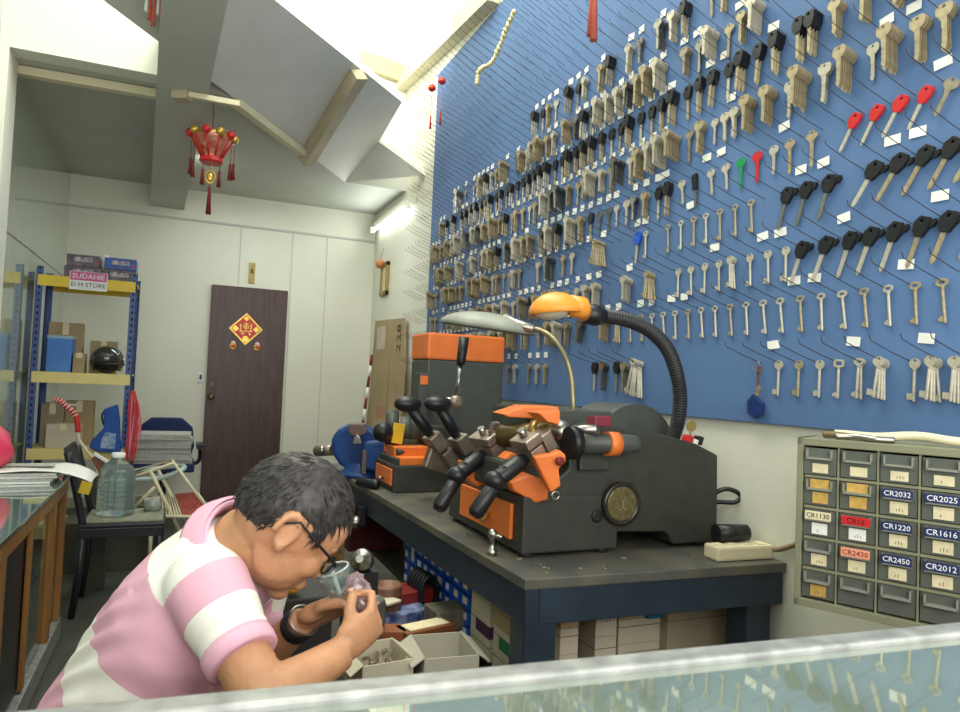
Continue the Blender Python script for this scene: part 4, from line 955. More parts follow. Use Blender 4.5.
# feed knob with orange collar
a, b = N_(568, 443, YM-.05), N_(637, 444, YM-.05)
ax_ = (b-a).normalized(); mb = MB(); mb.cyl(a, a+ax_*.03, .05, n=24); mb.build('handwheel', M_BLACK, km)
mb = MB(); mb.loft([a+ax_*.03, b-ax_*.03, b-ax_*.005, b], [.032, .03, .028, .018], 20); mb.build('spindle', M_CASTL, km)
c_ = N_(611, 444, YM-.05); mb = MB(); mb.cyl(c_-ax_*.018, c_+ax_*.022, .038, n=24); mb.build('orange_collar', M_ORANGE, km)
MB().mm((a.x+.06, YM-.05, a.z-.03), (b.x-.06, YM, a.z-.005)).build('spindle_bracket', M_CAST, km)
c_ = N_(568, 486, YM+.0); 
MB().lathe([(.02, -.002), (.02, .004), (.012, .005)], (fx+.26, YM-.006, BZ+.12), (0, -1, 0), 20).build('port', M_TEXTK, km)
# cutter drum across the head
a, b = P(500, 436, 2.3), P(556, 432, 2.2); ax_ = (b-a).normalized()
MB().loft([a+Vector((0, .0, 0)), b], .036, 24).build('cutter_drum', mat('oily_brass_drum', (112, 96, 58), .35, .5, var=.35, scale=30), km)
MB().loft([a.lerp(b, .62), a.lerp(b, .74)], .044, 24).build('drum_flange', mat('brass_flange', (150, 124, 70), .35, .6), km)
MB().loft([b, b+ax_*.03, b+ax_*.05], [.036, .034, .022], 24).build('shaft_nut', M_STEEL, km)
MB().loft([b+ax_*.04, b+ax_*.14], .016, 12).build('shaft', M_STEEL, km)
mb = MB()
cc = a-ax_*.02; x_, y_, z_ = frame(ax_)
tp = []
for k in range(48):
    r_ = .05 if k % 2 else .04; t = 2*PI*k/48; tp.append((r_*math.cos(t), r_*math.sin(t)))
mb.prism(tp, cc, x_, y_, z_, .012); mb.build('cutter_wheel', M_JAW, km)
MB().box(P(528, 452, 2.28), (.3, .08, .03), ax=(ax_, y_, x_)).build('carriage_bar', M_JAW, km, .006)
MB().box(P(525, 470, 2.3), (.28, .22, .09)).build('carriage_bed', M_CAST, km, .01)
# orange guard over the drum
g = [P(503, 414, 2.25), P(527, 406, 2.25), P(559, 407, 2.25), P(559, 420, 2.25), P(540, 419, 2.25), P(508, 417, 2.25)]
MB().slab(g, (0.02, .13, .0)).build('drum_guard', M_ORANGE, km, .004)
g = [P(538, 413, 2.12), P(560, 410, 2.12), P(560, 425, 2.12), P(548, 422, 2.12)]
MB().slab(g, (0, .08, 0)).build('guard_flap', M_ORANGE, km, .003)
# two vises with black levers
def clamp(parent, c, tip, jaw, w=.07, hr=.021):
    """c: jaw centre, tip: handle end"""
    c, tip = Vector(c), Vector(tip); d = (tip-c).normalized(); x_, y_, z_ = frame(d)
    v_ = MB().box(c-d*.02, (w, .05, .05), ax=(x_, y_, z_)).build('vise_jaw', jaw, parent, .005)
    MB().box(c-d*.02+y_*.045, (w*1.05, .03, .06), ax=(x_, y_, z_)).build('upper_jaw', jaw, v_, .005)
    MB().box(c-d*.075+y_*.01, (w*.8, .06, .04), ax=(x_, y_, z_)).build('slide', jaw, v_, .004)
    mb = MB(); mb.cyl(c-d*.02+y_*.06, c-d*.02+y_*.085, .012); mb.build('clamp_bolt', M_STEEL, v_)
    a = c+d*.01; L = (tip-a).length
    hd = MB().loft([a, a+d*L*.12, a+d*L*.55, a+d*L*.62], [hr*.7, hr, hr, hr*.8], 16).build('lever_handle', M_BLACK, parent)
    e = a+d*L*.6; mb = MB(); mb.ell(e, (hr*1.25, hr*1.25, hr*1.15), ax=(x_, y_, z_)); mb.build('lever_hub', M_BLACK, hd)
    dd = (d*.8-ZUP*.5).normalized(); mb = MB(); mb.loft([e-dd*.06-ZUP*.012, e+dd*L*.5-ZUP*.006, e+dd*L*.56-ZUP*.006], [hr*.75, hr*.95, hr*.6], 14); mb.build('lever_grip', M_BLACK, hd)
J1 = P(527, 457, 2.1); clamp(km, J1, P(474, 497, 2.0), M_JAW, .085, .026)
J2 = P(485, 453, 2.3); clamp(km, J2, P(438, 491, 2.16), M_JAW, .09, .025)
# orange swing arm
ol = [(533, 456), (553, 454), (560, 450), (566, 455), (566, 462), (559, 469), (561, 486), (551, 493), (548, 487)]
MB().slab([P(*p, 2.04) for p in ol], (.01, .045, 0)).build('swing_arm', M_ORANGE, km, .006)
c_ = P(559, 461, 2.03); MB().lathe([(.013, 0), (.013, .012), (.007, .013)], c_, (0, -1, 0), 14).build('pivot_bolt', M_REDD, km)
c_ = P(557, 496, 2.04); mb = MB(); mb.loft([c_+Vector((.012*math.cos(t), .01, .012*math.sin(t))) for t in [2*PI*k/14 for k in range(15)]], .004, 6); mb.build('pull_ring', M_STEEL, km)
MB().slab([P(*p, 2.12) for p in ((511, 483), (530, 474), (549, 482), (548, 500), (536, 503), (514, 491))], (0, .08, 0)).build('lower_guard', M_ORANGE, km, .006)
MB().slab([P(*p, 2.2) for p in ((497, 466), (512, 452), (520, 456), (508, 470))], (0, .06, 0)).build('stop_block', M_ORANGE, km, .006)
MB().slab([P(*p, 2.33) for p in ((466, 462), (490, 468), (500, 480), (478, 487), (466, 478))], (0, .08, 0)).build('rear_guard', M_ORANGE, km, .006)
mb = MB(); mb.box(P(599, 421, 2.16), (.06, .05, .03)); mb.build('maroon_switch', mat('maroon_plastic', (120, 40, 56), .4), km, .004)
# loose white cap and padlock with key on the machine
c_ = P(600, 420, 2.02); mb = MB(); mb.lathe([(.022, 0), (.024, .01), (.014, .022), (.008, .026)], (c_.x, 1.98, N_(566, 427, 1.97).z+.001)); tag(mb.build('plastic_stopper', M_WHITE, None), 'small white plastic cap lying on the big key machine', 'cap')
c_ = N_(690, 442, YM+.06); t_ = thing('emergency_switch', c_, 'red and white push switch with a brass disc on the rear of the machine', 'switch')
MB().box(c_, (.05, .03, .03), rot=(0, .3, 0)).build('white_base', M_WHITE, t_, .004); MB().box(c_+Vector((-.012, -.002, .01)), (.03, .035, .03), rot=(0, .3, 0)).build('red_button', M_RED, t_, .008); MB().box(c_+Vector((.035, 0, .006)), (.02, .034, .03), rot=(0, .3, 0)).build('black_cap', M_BLACK, t_, .004)
c2_ = N_(691, 426, YM+.06); MB().lathe([(.02, 0), (.02, .004)], c2_, (0, -1, 0), 20).build('brass_disc', mat('brass_disc_m', (168, 146, 92), .4, .5), t_); MB().loft([c2_, c_+ZUP*.01], .003, 5).build('wire', M_STEEL, t_)
# ------------------------------------------------------------------ tall dark machine with orange top band
tm = thing('tall_key_machine', (1.35, 3.47, BZ), 'tall dark grey cabinet machine with orange top band beside the grinder on the bench', 'machine')
tx0, tx1, ty0, ty1 = 1.186, 1.624, 3.47, 3.75
zt_, zo = atY(427, 332, ty0).z, atY(427, 359, ty0).z
MB().mm((tx0, ty0, BZ), (tx1, ty1, zo)).build('housing', M_CASTL, tm, .012)
MB().mm((tx0-.003, ty0-.003, zo), (tx1+.003, ty1+.003, zt_)).build('orange_top', M_ORANGE, tm, .012)
q_ = atY(416, 388, ty0-.02); mb = MB(); mb.mm((tx0-.05, ty0-.03, BZ), (tx0+.0, ty0+.06, q_.z+.08)); pnl = mb.build('control_panel', M_CASTL, tm, .004)
MB().mm((tx0-.045, ty0-.034, q_.z+.02), (tx0-.005, ty0-.029, q_.z+.065)).build('orange_label', M_ORANGE, pnl)
bl_, tl_ = P(456, 402, 3.3), P(464, 337, 3.3); lv = MB().loft([bl_, bl_.lerp(tl_, .6)], .011, 12).build('feed_lever', M_STEEL, tm)
MB().loft([bl_.lerp(tl_, .56), bl_.lerp(tl_, .62), bl_.lerp(tl_, 1)], [.018, .022, .026], 12).build('lever_grip', M_BLACK, lv)
MB().lathe([(.03, -.015), (.034, 0), (.03, .02), (.012, .024)], bl_, (0, -1, 0), 20).build('lever_hub', M_JAW, lv); MB().cyl(bl_, Vector((bl_.x, ty0, bl_.z)), .018).build('hub_shaft', M_STEEL, lv)
# ------------------------------------------------------------------ bench grinder and small orange-topped machine
sx0_, sy0_ = .905, 3.1
q0, q1, q2 = atZ(378, 487, BZ), atZ(408, 493, BZ), atZ(470, 480, BZ)
sm_ = thing('small_key_machine', (1.05, 3.25, BZ), 'smaller dark key machine with orange drawer, orange tray and two black levers', 'key machine')
mb = MB(); x0 = q1.x; y0 = q1.y; zz = atY(408, 466, y0).z
mb.mm((x0-.07, y0, BZ), (x0+.30, y0+.34, zz)); mb.build('base', M_CAST, sm_, .006)
d_ = MB().mm((x0-.078, y0+.03, BZ+.03), (x0-.07, y0+.30, zz-.02)).build('drawer', M_ORANGE, sm_, .002)
q_ = atX(384, 478, x0-.078); MB().lathe([(.006, 0), (.006, .012), (.014, .018), (.01, .028)], (x0-.078, q_.y, q_.z), (-1, 0, 0), 12).build('drawer_knob', M_STEEL, d_)
MB().mm((x0-.04, y0+.02, zz), (x0+.24, y0+.26, zz+.035)).build('lower_tray', M_ORANGE, sm_, .004)
MB().mm((x0-.04, y0+.12, zz+.035), (x0+.14, y0+.31, zz+.075)).build('upper_tray', M_ORANGE, sm_, .004)
MB().mm((x0-.06, y0+.02, zz), (x0-.041, y0+.3, zz+.03)).build('front_rail', M_CAST, sm_, .003)
MB().mm((x0+.15, y0+.08, zz+.036), (x0+.29, y0+.21, zz+.18)).build('head', M_CAST, sm_, .01)
for jc, tp_ in (((433, 438), (408, 404)), ((459, 440), (438, 404))):
    c, tp2 = P(*jc, 3.05), P(*tp_, 3.0); d = (tp2-c).normalized(); x_, y_, z_ = frame(d)
    v_ = MB().box(c-d*.02, (.1, .06, .08), ax=(x_, y_, z_)).build('vise_jaw', M_JAW, sm_, .006)
    MB().box(c-d*.11, (.11, .05, .08), ax=(x_, y_, z_)).build('lower_jaw', M_JAW, v_, .006)
    h_ = MB().loft([c+d*.02, c+d*.04, tp2], [.018, .026, .024], 14).build('lever_handle', M_BLACK, sm_)
    mb = MB(); mb.ell(tp2, (.062, .04, .036), ax=((1, 0, 0), (0, 1, 0), (0, 0, 1))); mb.build('lever_knob', M_BLACK, h_)
MB().box(P(452, 462, 3.12), (.25, .05, .12), rot=(0, .3, 0)).build('vise_bed', M_JAW, sm_, .01)
gr = thing('bench_grinder', P(400, 440, 3.5), 'dark bench grinder with a yellow label behind the small key machine', 'grinder')
gc = P(402, 432, 3.55); 
for dx in (-.05, .07):
    c = gc+Vector((dx, .02, .01)); mb = MB(); mb.lathe([(.085, -.03), (.1, -.025), (.1, .03), (.085, .035)], c, (1, -.3, 0), 28); w_ = mb.build('wheel_guard', M_CAST, gr)
    mb = MB(); mb.lathe([(.075, .036), (.075, .044), (.02, .046), (.02, .06)], c, (1, -.3, 0), 28); mb.build('grinding_wheel', M_JAW, w_)
MB().cyl(gc+Vector((-.03, .03, .01)), gc+Vector((.06, -.01, .01)), .07, n=24).build('motor', M_CASTL, gr)
MB().mm((gc.x-.02, gc.y-.08, BZ), (gc.x+.06, gc.y+.08, gc.z-.03)).build('pedestal', M_CAST, gr, .01)
MB().box(gc+Vector((-.05, -.098, .0)), (.065, .01, .1), rot=(0, .15, .35)).build('yellow_label', M_YEL, gr, .003)
MB().ell(P(383, 432, 3.4), (.05, .045, .05)).build('side_knob', M_BLACK, gr)
MB().loft(smooth([P(376, 436, 3.38), P(378, 428, 3.4), P(383, 424, 3.4)], 5), .008, 6).build('chrome_hook', M_STEEL, gr)
# long bar lying on top of the small machine base
tag(MB().loft([P(396, 452, 3.35), P(430, 450, 3.5)], .016, 10).build('dark_bar', M_CAST, None), 'short dark round bar lying between the vise and the small machine', 'bar')
# ------------------------------------------------------------------ blue vise
VC = P(352, 450, 3.75); vs = thing('bench_vise', (VC.x, VC.y, BZ), 'worn blue bench vise bolted to the far end of the workbench', 'vise')
D = 3.75
def V3(px, py, d=D): return P(px, py, d)
base = P(362, 470, D); mb = MB(); mb.lathe([(.13, 0), (.13, .02), (.1, .03), (.085, .07)], (base.x, base.y, BZ+.001), n=28); mb.build('swivel_base', M_BLUE, vs)
b1 = [(333, 455), (331, 440), (338, 430), (350, 424), (365, 424), (378, 434), (383, 440), (383, 452), (378, 466), (350, 470), (340, 466)]
mb = MB(); mb.slab([V3(*p, 3.72) for p in b1], (.03, .13, 0)); mb.build('fixed_body', M_BLUE, vs, .02)
b2 = [(364, 442), (390, 441), (392, 466), (376, 472), (360, 468)]
MB().slab([V3(*p, 3.6) for p in b2], (.02, .1, 0)).build('slide_body', M_BLUE, vs, .014)
MB().slab([V3(*p, 3.6) for p in ((349, 424), (366, 424), (367, 433), (361, 436), (352, 436), (348, 432))], (.02, .08, 0)).build('jaw_plate', mat('rusty_jaw', (112, 92, 88), .5, .4, var=.3, scale=20), vs, .006)
MB().slab([V3(*p, 3.58) for p in ((353, 444), (354, 438), (357, 434), (360, 438), (361, 444))], (.01, .04, 0)).build('steel_insert', M_STEEL, vs, .003)
a, b = V3(333, 450, 3.78), V3(317, 451, 3.85); MB().loft([a, b], .03, 14).build('screw_collar', M_JAW, vs); MB().loft([V3(322, 446, 3.7), V3(322, 456, 3.7)], .012, 10).build('tommy_bar', M_STEEL, vs)
MB().box(V3(364, 462, 3.55), (.02, .02, .12)).build('rib', mat('rust_streak', (96, 84, 78), .6), vs, .003)
a, b = atZ(366, 479, BZ+.022), atZ(381, 480, BZ+.022); a = P(359, 480, 3.38); b = P(379, 480, 3.3); a.z = b.z = BZ+.024
tag(MB().loft([a, a.lerp(b, .9), b], [.022, .024, .014], 12).build('tool_handle', M_BLACK, None), 'black round tool handle lying on the bench in front of the vise', 'tool')
# ------------------------------------------------------------------ lamps
dl_ = thing('desk_lamp', N_(676, 440, 2.05), 'orange-headed desk lamp on a thick black ribbed gooseneck behind the big machine', 'lamp')
hose = smooth([P(670, 445, 2.38), P(677, 425, 2.38), P(680, 400, 2.36), P(677, 375, 2.34), P(668, 350, 2.3), P(652, 332, 2.26), P(630, 321, 2.22), P(605, 316, 2.18), P(592, 315, 2.15)], 10)
mb = MB(); rr = [.024+.0022*(i % 2) for i in range(len(hose))]; mb.loft(hose, rr, 14)
hs2 = smooth(hose, 2); mb = MB(); mb.loft(hs2, [(.026 if (i % 2) else .0225)*lerp(1, .86, i/len(hs2)) for i in range(len(hs2))], 24, smooth=False); mb.build('gooseneck', M_RUB, dl_)
e0, e1 = P(603, 316, 2.17), P(584, 314, 2.14); MB().loft([e0, e0.lerp(e1, .4), e1], [.026, .034, .03], 16).build('socket_collar', M_BLACK, dl_)
hc_ = P(552, 309, 2.1); hx = (P(530, 312, 2.12)-P(575, 309, 2.1)).normalized()
mb = MB(); rs = []; y_ = ZUP.cross(hx).normalized(); up_ = hx.cross(y_)
if up_.z < 0: up_ = -up_
for j in range(9):
    t = j/8*PI/2; rs.append([hc_+hx*(.082*math.cos(t)*math.cos(a)-.01)+y_*(.072*math.cos(t)*math.sin(a))+up_*(.066*math.sin(t)-.016) for a in [2*PI*k/28 for k in range(28)]])
mb.rings(rs, cap=False); sh = mb.build('lamp_shade', M_ORL, dl_); sd = sh.modifiers.new('s', 'SOLIDIFY'); sd.thickness = .004; sd.offset = -1
mb = MB(); mb.loft([hc_-hx*.055+up_*.004, hc_-hx*.085, e1], [.036, .032, .026], 16); mb.build('shade_neck', M_ORL, dl_)
mb = MB(); mb.ell(hc_-up_*.01, (.055, .05, .022), ax=(hx, y_, up_)); mb.build('bulb', mat('frosted_bulb', (206, 200, 176), .3), dl_)
l2 = thing('magnifier_lamp', P(573, 405, 2.35), 'grey dusty lamp with a flat shade on a thin metal gooseneck', 'lamp')
nk = smooth([P(573, 412, 2.36), P(573, 400, 2.36), P(571, 375, 2.38), P(563, 352, 2.4), P(549, 335, 2.44), P(532, 328, 2.5), P(518, 325, 2.55)], 8)
MB().loft(nk, [.0088+.0006*(i % 2) for i in range(len(nk))], 10).build('gooseneck', mat('old_chrome_tube', (150, 140, 112), .35, .6, var=.2, scale=40), l2)
sc_ = P(488, 321, 2.62); hx = (P(440, 318, 2.7)-P(530, 330, 2.55)).normalized(); y_ = ZUP.cross(hx).normalized(); up_ = hx.cross(y_)
if up_.z < 0: up_ = -up_
mb = MB(); rs = []
for j in range(8):
    t = j/7*PI/2; rs.append([sc_+hx*(.19*math.cos(t)*math.cos(a)-(0.0))+y_*(.13*math.cos(t)*math.sin(a))+up_*(.062*math.sin(t)-.03) for a in [2*PI*k/24 for k in range(24)]])
mb.rings(rs, cap=False); o = mb.build('lamp_shade', mat('dusty_grey_enamel', (138, 142, 132), .5, var=.15, scale=12), l2); sd = o.modifiers.new('s', 'SOLIDIFY'); sd.thickness = .004
MB().loft([P(535, 329, 2.49), P(515, 325, 2.55), P(505, 321, 2.58)], [.014, .024, .03], 12).build('shade_neck', M_STEEL, l2)
MB().cyl(P(573, 410, 2.36), P(573, 418, 2.36), .02).build('lamp_base', M_CAST, l2)
# ------------------------------------------------------------------ wires and small things on the bench
pb1 = atX(730, 552, 1.55); z0 = BZ+.001
y_ = 1.80; xa, xb = 1.60, 1.74
ps = thing('power_strip', ((xa+xb)/2, y_, z0), 'cream power strip lying on the bench between machine and drawer cabinet', 'power strip')
MB().box(((xa+xb)/2, y_-.06, z0+.0225), (.22, .07, .045), rot=(0, 0, -.06)).build('strip_body', M_CREAM, ps, .008)
mb = MB(); [mb.box(((xa+xb)/2-.08+.05*k, y_-.06-.0+.008*(1-k), z0+.0455), (.03, .03, .004)) for k in range(4)]; mb.build('sockets', M_OLDLAB, ps)
mb = MB(); mb.loft(smooth([((xa+xb)/2+.09, y_-.065, z0+.024), (XW-.02, 1.72, z0+.03), (XW-.012, 1.68, z0+.035), (XW-.012, 1.6, .80), (XW-.012, 1.5, .86)], 6), .008, 8); mb.build('flex', mat('old_tan_flex', (140, 118, 90), .5), ps)
pg = MB(); pg.loft([((xa+xb)/2-.06, y_-.02, z0+.07), ((xa+xb)/2+.05, y_-.04, z0+.074)], [.032, .026], 12); o = pg.build('black_plug', M_BLACK, None); tag(o, 'black plug adapter sitting on the cream power strip', 'plug')
mb = MB(); c_ = Vector((pp[7].x-.01, 1.90, BZ+.17)); mb.loft(smooth([c_+Vector((-.03, .04, -.03)), c_+Vector((.02, 0, .02)), c_+Vector((.06, -.02, .02)), c_+Vector((.08, -.03, 0)), c_+Vector((.06, -.02, -.02)), c_+Vector((0, .02, -.03)), c_+Vector((-.03, .04, -.1))], 6), .008, 8)
tag(mb.build('power_cable', M_BLACK, None), 'black looped power cable at the back of the big key machine', 'cable')
c_ = atZ(459, 513, BZ); c_ = P(459, 511, 2.1); o = thing('spring_clip', (c_.x, c_.y, BZ), 'small chrome clamp standing on the bench edge by the orange drawer', 'clamp')
c_ = Vector((max(c_.x, BXF+.02), c_.y, BZ))
MB().lathe([(.016, 0), (.016, .015), (.009, .02), (.009, .05), (.015, .055), (.015, .07), (.006, .08)], c_, n=14).build('chrome_body', M_STEEL, o); MB().loft([c_+ZUP*.06, c_+Vector((.02, -.03, .06))], .006, 8).build('thumb_screw', M_STEEL, o)
for i in range(26):
    x, y = R.uniform(.93, 1.02), R.uniform(1.74, 2.9); a = R.uniform(0, 6)
    if R.random() < .5: x, y = R.uniform(.93, 1.6), R.uniform(1.71, 1.85)
    o = MB().box((x, y, BZ+.0022), (R.uniform(.006, .016), .003, .003), rot=(0, 0, a)).build('metal_sliver', M_STEEL if i % 2 else M_BRASS, None); tag(o, 'tiny metal sliver lying on the worn bench top around the big machine', 'scrap', 'metal slivers on the bench top')
# ================================================================== UNDER THE BENCH AND THE WORK TABLE
# blue rack of small bins, facing the worker
bx_ = .985; yb0, yb1 = atX(470, 600, bx_).y, atX(404, 560, bx_).y
zb0, zb1 = .335, .545
br = thing('bin_rack', (bx_+.08, (yb0+yb1)/2, .327), 'bright blue wall of small labelled bins standing under the bench', 'bin rack')
M_BIN = mat('bright_blue_bin', (24, 84, 190), .4, var=.12, scale=20)
MB().mm((bx_+.03, yb0, .327), (bx_+.16, yb1, zb1)).build('rack_body', M_BIN, br, .003)
nc = 9; cw = (yb1-yb0)/nc; chh = (zb1-.33)/4
for c in range(nc):
    for r in range(4):
        y, z = yb0+cw*c, .33+chh*r
        b_ = MB().mm((bx_, y+.005, z+.004), (bx_+.03, y+cw-.005, z+chh-.008)).build('bin', M_BIN, br, .002)
        big = (c == 7 and r >= 2)
        MB().mm((bx_-.002, y+cw*(.3+.06*((c*7+r*3) % 3)), z+chh*(.05 if big and r == 3 else .32)), (bx_, y+cw*.74, z+chh*(1.0 if big and r == 2 else .75))).build('paper_label', M_OLDLAB if (c+r) % 4 else M_WHITE, b_)
# cartons on the lower shelf, seen past the bench corner: stack near the end
def crt(a, b, lab, m=M_CARDL, strip=None, grp=None):
    t_ = thing('carton', ((a[0]+b[0])/2, (a[1]+b[1])/2, a[2]), lab, 'box', grp)
    MB().mm(a, b).build('carton_body', m, t_, .002)
    mb = MB(); zz = b[2]-(b[2]-a[2])*.3; mb.mm((a[0]-.0008, a[1]+.002, zz), (b[0]-.002, a[1]+.002, zz+.002)); mb.mm((a[0]-.0012, a[1]-.0012, zz-.001), (b[0]+.0008, b[1]+.0008, zz+.0015)); mb.build('lid_line', MATS['card_crease'], t_)
    if strip: MB().mm((a[0]-.0015, a[1]-.0015, a[2]+.01), (a[0]+.02, b[1]-.3*(b[1]-a[1]), b[2]-.02)).build('coloured_end', strip, t_)
    return t_
z = .327
M_CD = mat('green_print', (40, 120, 82), .6); M_PU = mat('plum_print', (82, 44, 80), .6)
hh = [.065, .07, .075]
y0, y1 = 2.13, 2.29
for i, h in enumerate(hh): crt((.985, y0, z), (1.13, y1, z+h), 'pale carton in the left stack under the bench, %s from top' % ['third', 'second', 'first'][i], M_CARDL, M_PU if i == 1 else None); z += h+.001
z = .327
for i, h in enumerate(hh): crt((.985, 1.94, z), (1.13, 2.10, z+h), 'pale carton in the stack under the bench corner, %s from top' % ['third', 'second', 'first'][i], M_CARDL if i != 2 else M_CARD, M_CD if i == 1 else None); z += h+.001
# stacks seen through the bench end
def endbox(pxa, pxb, y, za, zb, d, lab, m=M_CARDL):
    xa, xb = atY(pxa, 620, y).x, atY(pxb, 620, y).x; return crt((xa, y, za), (xb, y+d, zb), lab, m)
ye = 1.90
endbox(561, 579, ye, .327, .42, .14, 'small pale carton low in the first stack behind the bench leg')
endbox(561, 579, ye, .421, .50, .14, 'pale carton in the middle of the first stack behind the bench leg')
endbox(561, 579, ye, .501, .56, .14, 'brownish carton topping the first stack behind the bench leg', M_CARD)
c = endbox(596, 617, ye+.02, .327, .455, .16, 'tall pale carton low in the second stack under the bench')
c = endbox(596, 617, ye+.02, .456, .56, .16, 'printed pale carton topping the second stack under the bench')
q_ = atY(606, 616, ye+.018); text('MOM', (q_.x, ye+.018, .51), XA, ZUP, .03, mat('faded_print', (120, 118, 112), .7), c, 'faded_print_mark')
endbox(619, 669, ye+.02, .327, .42, .2, 'long pale carton low in the third stack under the bench')
endbox(619, 669, ye+.02, .421, .50, .2, 'long pale carton in the middle of the third stack under the bench')
endbox(619, 646, ye+.02, .501, .558, .2, 'drab carton topping the third stack under the bench', M_CARD)
c = endbox(648, 671, ye+.0, .501, .555, .2, 'small teal blue carton topping the third stack under the bench', mat('teal_box', (24, 112, 148), .5))
mb = MB(); q_ = c.location; mb.loft([q_+Vector((-.03, -.102, .04)), q_+Vector((-.02, -.102, .025)), q_+Vector((.0, -.102, .045))], .003, 4); mb.build('check_mark', M_OLDLAB, c)
xa, xb = atY(674, 620, ye-.05).x, atY(757, 620, ye-.05).x
xb = min(xb, XW-.03); crt((xa, ye-.02, .327), (xb, ye+.25, .565), 'large plain brown carton at the wall end under the bench', mat('warm_cardboard', (160, 148, 124), .75, var=.08))
c = MB(); q0 = atY(541, 630, 1.84); c.slab([Vector((q0.x, 1.84, .42)), Vector((q0.x+.04, 1.84, .41)), Vector((q0.x+.045, 1.84, .44)), Vector((q0.x+.01, 1.84, .46))], (0, .05, 0)); 
o = c.build('blue_packet', M_BIN, None); tag(o, 'blue and white packet wedged beside the bench leg', 'packet')
MB().mm((q0.x-.0, 1.842, .385), (q0.x+.04, 1.88, .412)).build('white_panel', M_WHITE, o)
M_ORB = mat('coral_plastic', (226, 82, 52), .4, var=.15, scale=14, bump=.3, bscale=18)
q0, q1 = atY(541, 640, 1.80), atY(586, 640, 1.80)
packet(((q0.x+q1.x)/2-.01, 1.80, .327), (.13, .08, .085), M_ORB, 'coral red plastic bundle behind the near bench leg', nm='coral_bundle', cat='plastic bundle')
packet((q1.x+.03, 1.80, .327), (.07, .07, .08), M_ORB, 'small round coral red plastic ball beside the red bundle', nm='coral_ball', cat='plastic ball')
packet(((q0.x+q1.x)/2-.02, 1.80, .413), (.001, .001, .001), M_ORB, 'x') if False else None
# low wooden work table in front of the bench with the open boxes
M_TW = mat('greasy_dark_wood', (62, 56, 46), .55, rgb2=(40, 40, 36), scale=9)
wt = thing('work_table', (.62, 2.05, 0), 'low dark cluttered work table in front of the bench', 'table')
TX0, TX1, TY0, TY1, TZ = .45, .86, 1.42, 3.1, .36
MB().mm((TX0, TY0, TZ-.03), (TX1, TY1, TZ)).build('table_top', M_TW, wt, .004)
for x, y in ((TX0+.03, TY0+.03), (TX1-.03, TY0+.03), (TX0+.03, TY1-.03), (TX1-.03, TY1-.03)): MB().box((x, y, (TZ-.03)/2), (.045, .045, TZ-.03)).build('leg', M_TW, wt, .003)
def openbox(c, s, rz, lab, fill=None, m=M_CARDL):
    c = Vector(c); t_ = thing('open_box', c, lab, 'box'); rt = Matrix.Rotation(rz, 3, 'Z'); w, d, h = s; th = .004
    mb = MB()
    for off, sz in (((0, 0, th/2), (w, d, th)), ((-w/2, 0, h/2), (th, d, h)), ((w/2, 0, h/2), (th, d, h)), ((0, -d/2, h/2), (w, th, h)), ((0, d/2, h/2), (w, th, h))):
        mb.box(c+rt@Vector(off), sz, rot=rt)
    mb.build('tray', m, t_)
    for sx in (-1, 1):
        MB().box(c+rt@Vector((sx*(w/2+.018), 0, h-.01)), (.045, d, .003), rot=rt@Matrix.Rotation(sx*.6, 3, 'Y')).build('flap', m, t_)
    if fill:
        mb = MB(); rr = random.Random(3)
        for k in range(46):
            p = c+rt@Vector((rr.uniform(-w*.4, w*.4), rr.uniform(-d*.4, d*.4), rr.uniform(.01, h*.75))); mb.box(p, (rr.uniform(.015, .04), .01, .008), rot=(rr.random()*3, rr.random()*3, rr.random()*3))
        o = mb.build('small_parts', fill, None); tag(o, 'loose small metal parts filling the %s' % ('open white box nearest the worker' if 'nearest' in lab else 'wide open box'), 'metal parts', kind='stuff')
    return t_
q_ = atZ(385, 660, TZ+.05); bq = atZ(378, 652, TZ+.09); openbox((max(bq.x, TX0+.1), bq.y, TZ+.001), (.15, .17, .09), .1, 'open white box of metal bits nearest the worker on the low table', M_GUN)
q_ = atZ(447, 650, TZ+.05); bq = atZ(447, 648, TZ+.09); openbox((min(bq.x, TX1-.09), bq.y, TZ+.001), (.16, .19, .10), -.1, 'wide open grey-white box on the low table by the bench', None, mat('grey_white_card', (170, 166, 150), .7))
def blk(px, py, z, s, rz, m, name, lab, cat, extra=None):
    p = atZ(px, py, z+s[2]/2); p.x = max(min(p.x, .95), TX0+.02); mb = MB(); mb.box((p.x, p.y, z+s[2]/2), s, rot=(0, 0, rz)); o = mb.build(name, m, None, .004); tag(o, lab, cat)
    if extra: MB().box((p.x, p.y, z+s[2]+.002), (s[0]*.8, s[1]*.7, .003), rot=(0, 0, rz)).build('lid', extra, o)
    return o
T1 = TZ+.001
blk(425, 632, T1, (.2, .09, .05), .25, mat('brown_block', (128, 74, 42), .6, var=.2), 'wooden_block', 'brown wooden block with pale top on the low table', 'block', M_OLDLAB)
blk(390, 635, T1, (.11, .08, .05), -.3, mat('rust_block', (140, 82, 44), .6, var=.2), 'wooden_block', 'smaller rust brown block left of the wooden block', 'block')
blk(402, 615, T1, (.2, .1, .04), .3, mat('blue_pack', (44, 62, 116), .4, rgb2=(150, 160, 190), scale=25), 'blue_packet', 'blue and white flat packet among the clutter on the low table', 'packet')
blk(405, 598, T1, (.22, .14, .08), .2, mat('worn_red_box', (128, 36, 30), .5, var=.2), 'red_tool_box', 'dark red open tool box on the low table', 'tool box', None)
blk(385, 600, T1+.085, (.07, .10, .01), .5, M_CARDL, 'paper_card', 'pale card lying on the red tool box', 'card')
blk(430, 655, T1, (.1, .06, .02), .2, M_GUN, 'metal_file', 'flat grey metal plate between the two open boxes', 'plate')
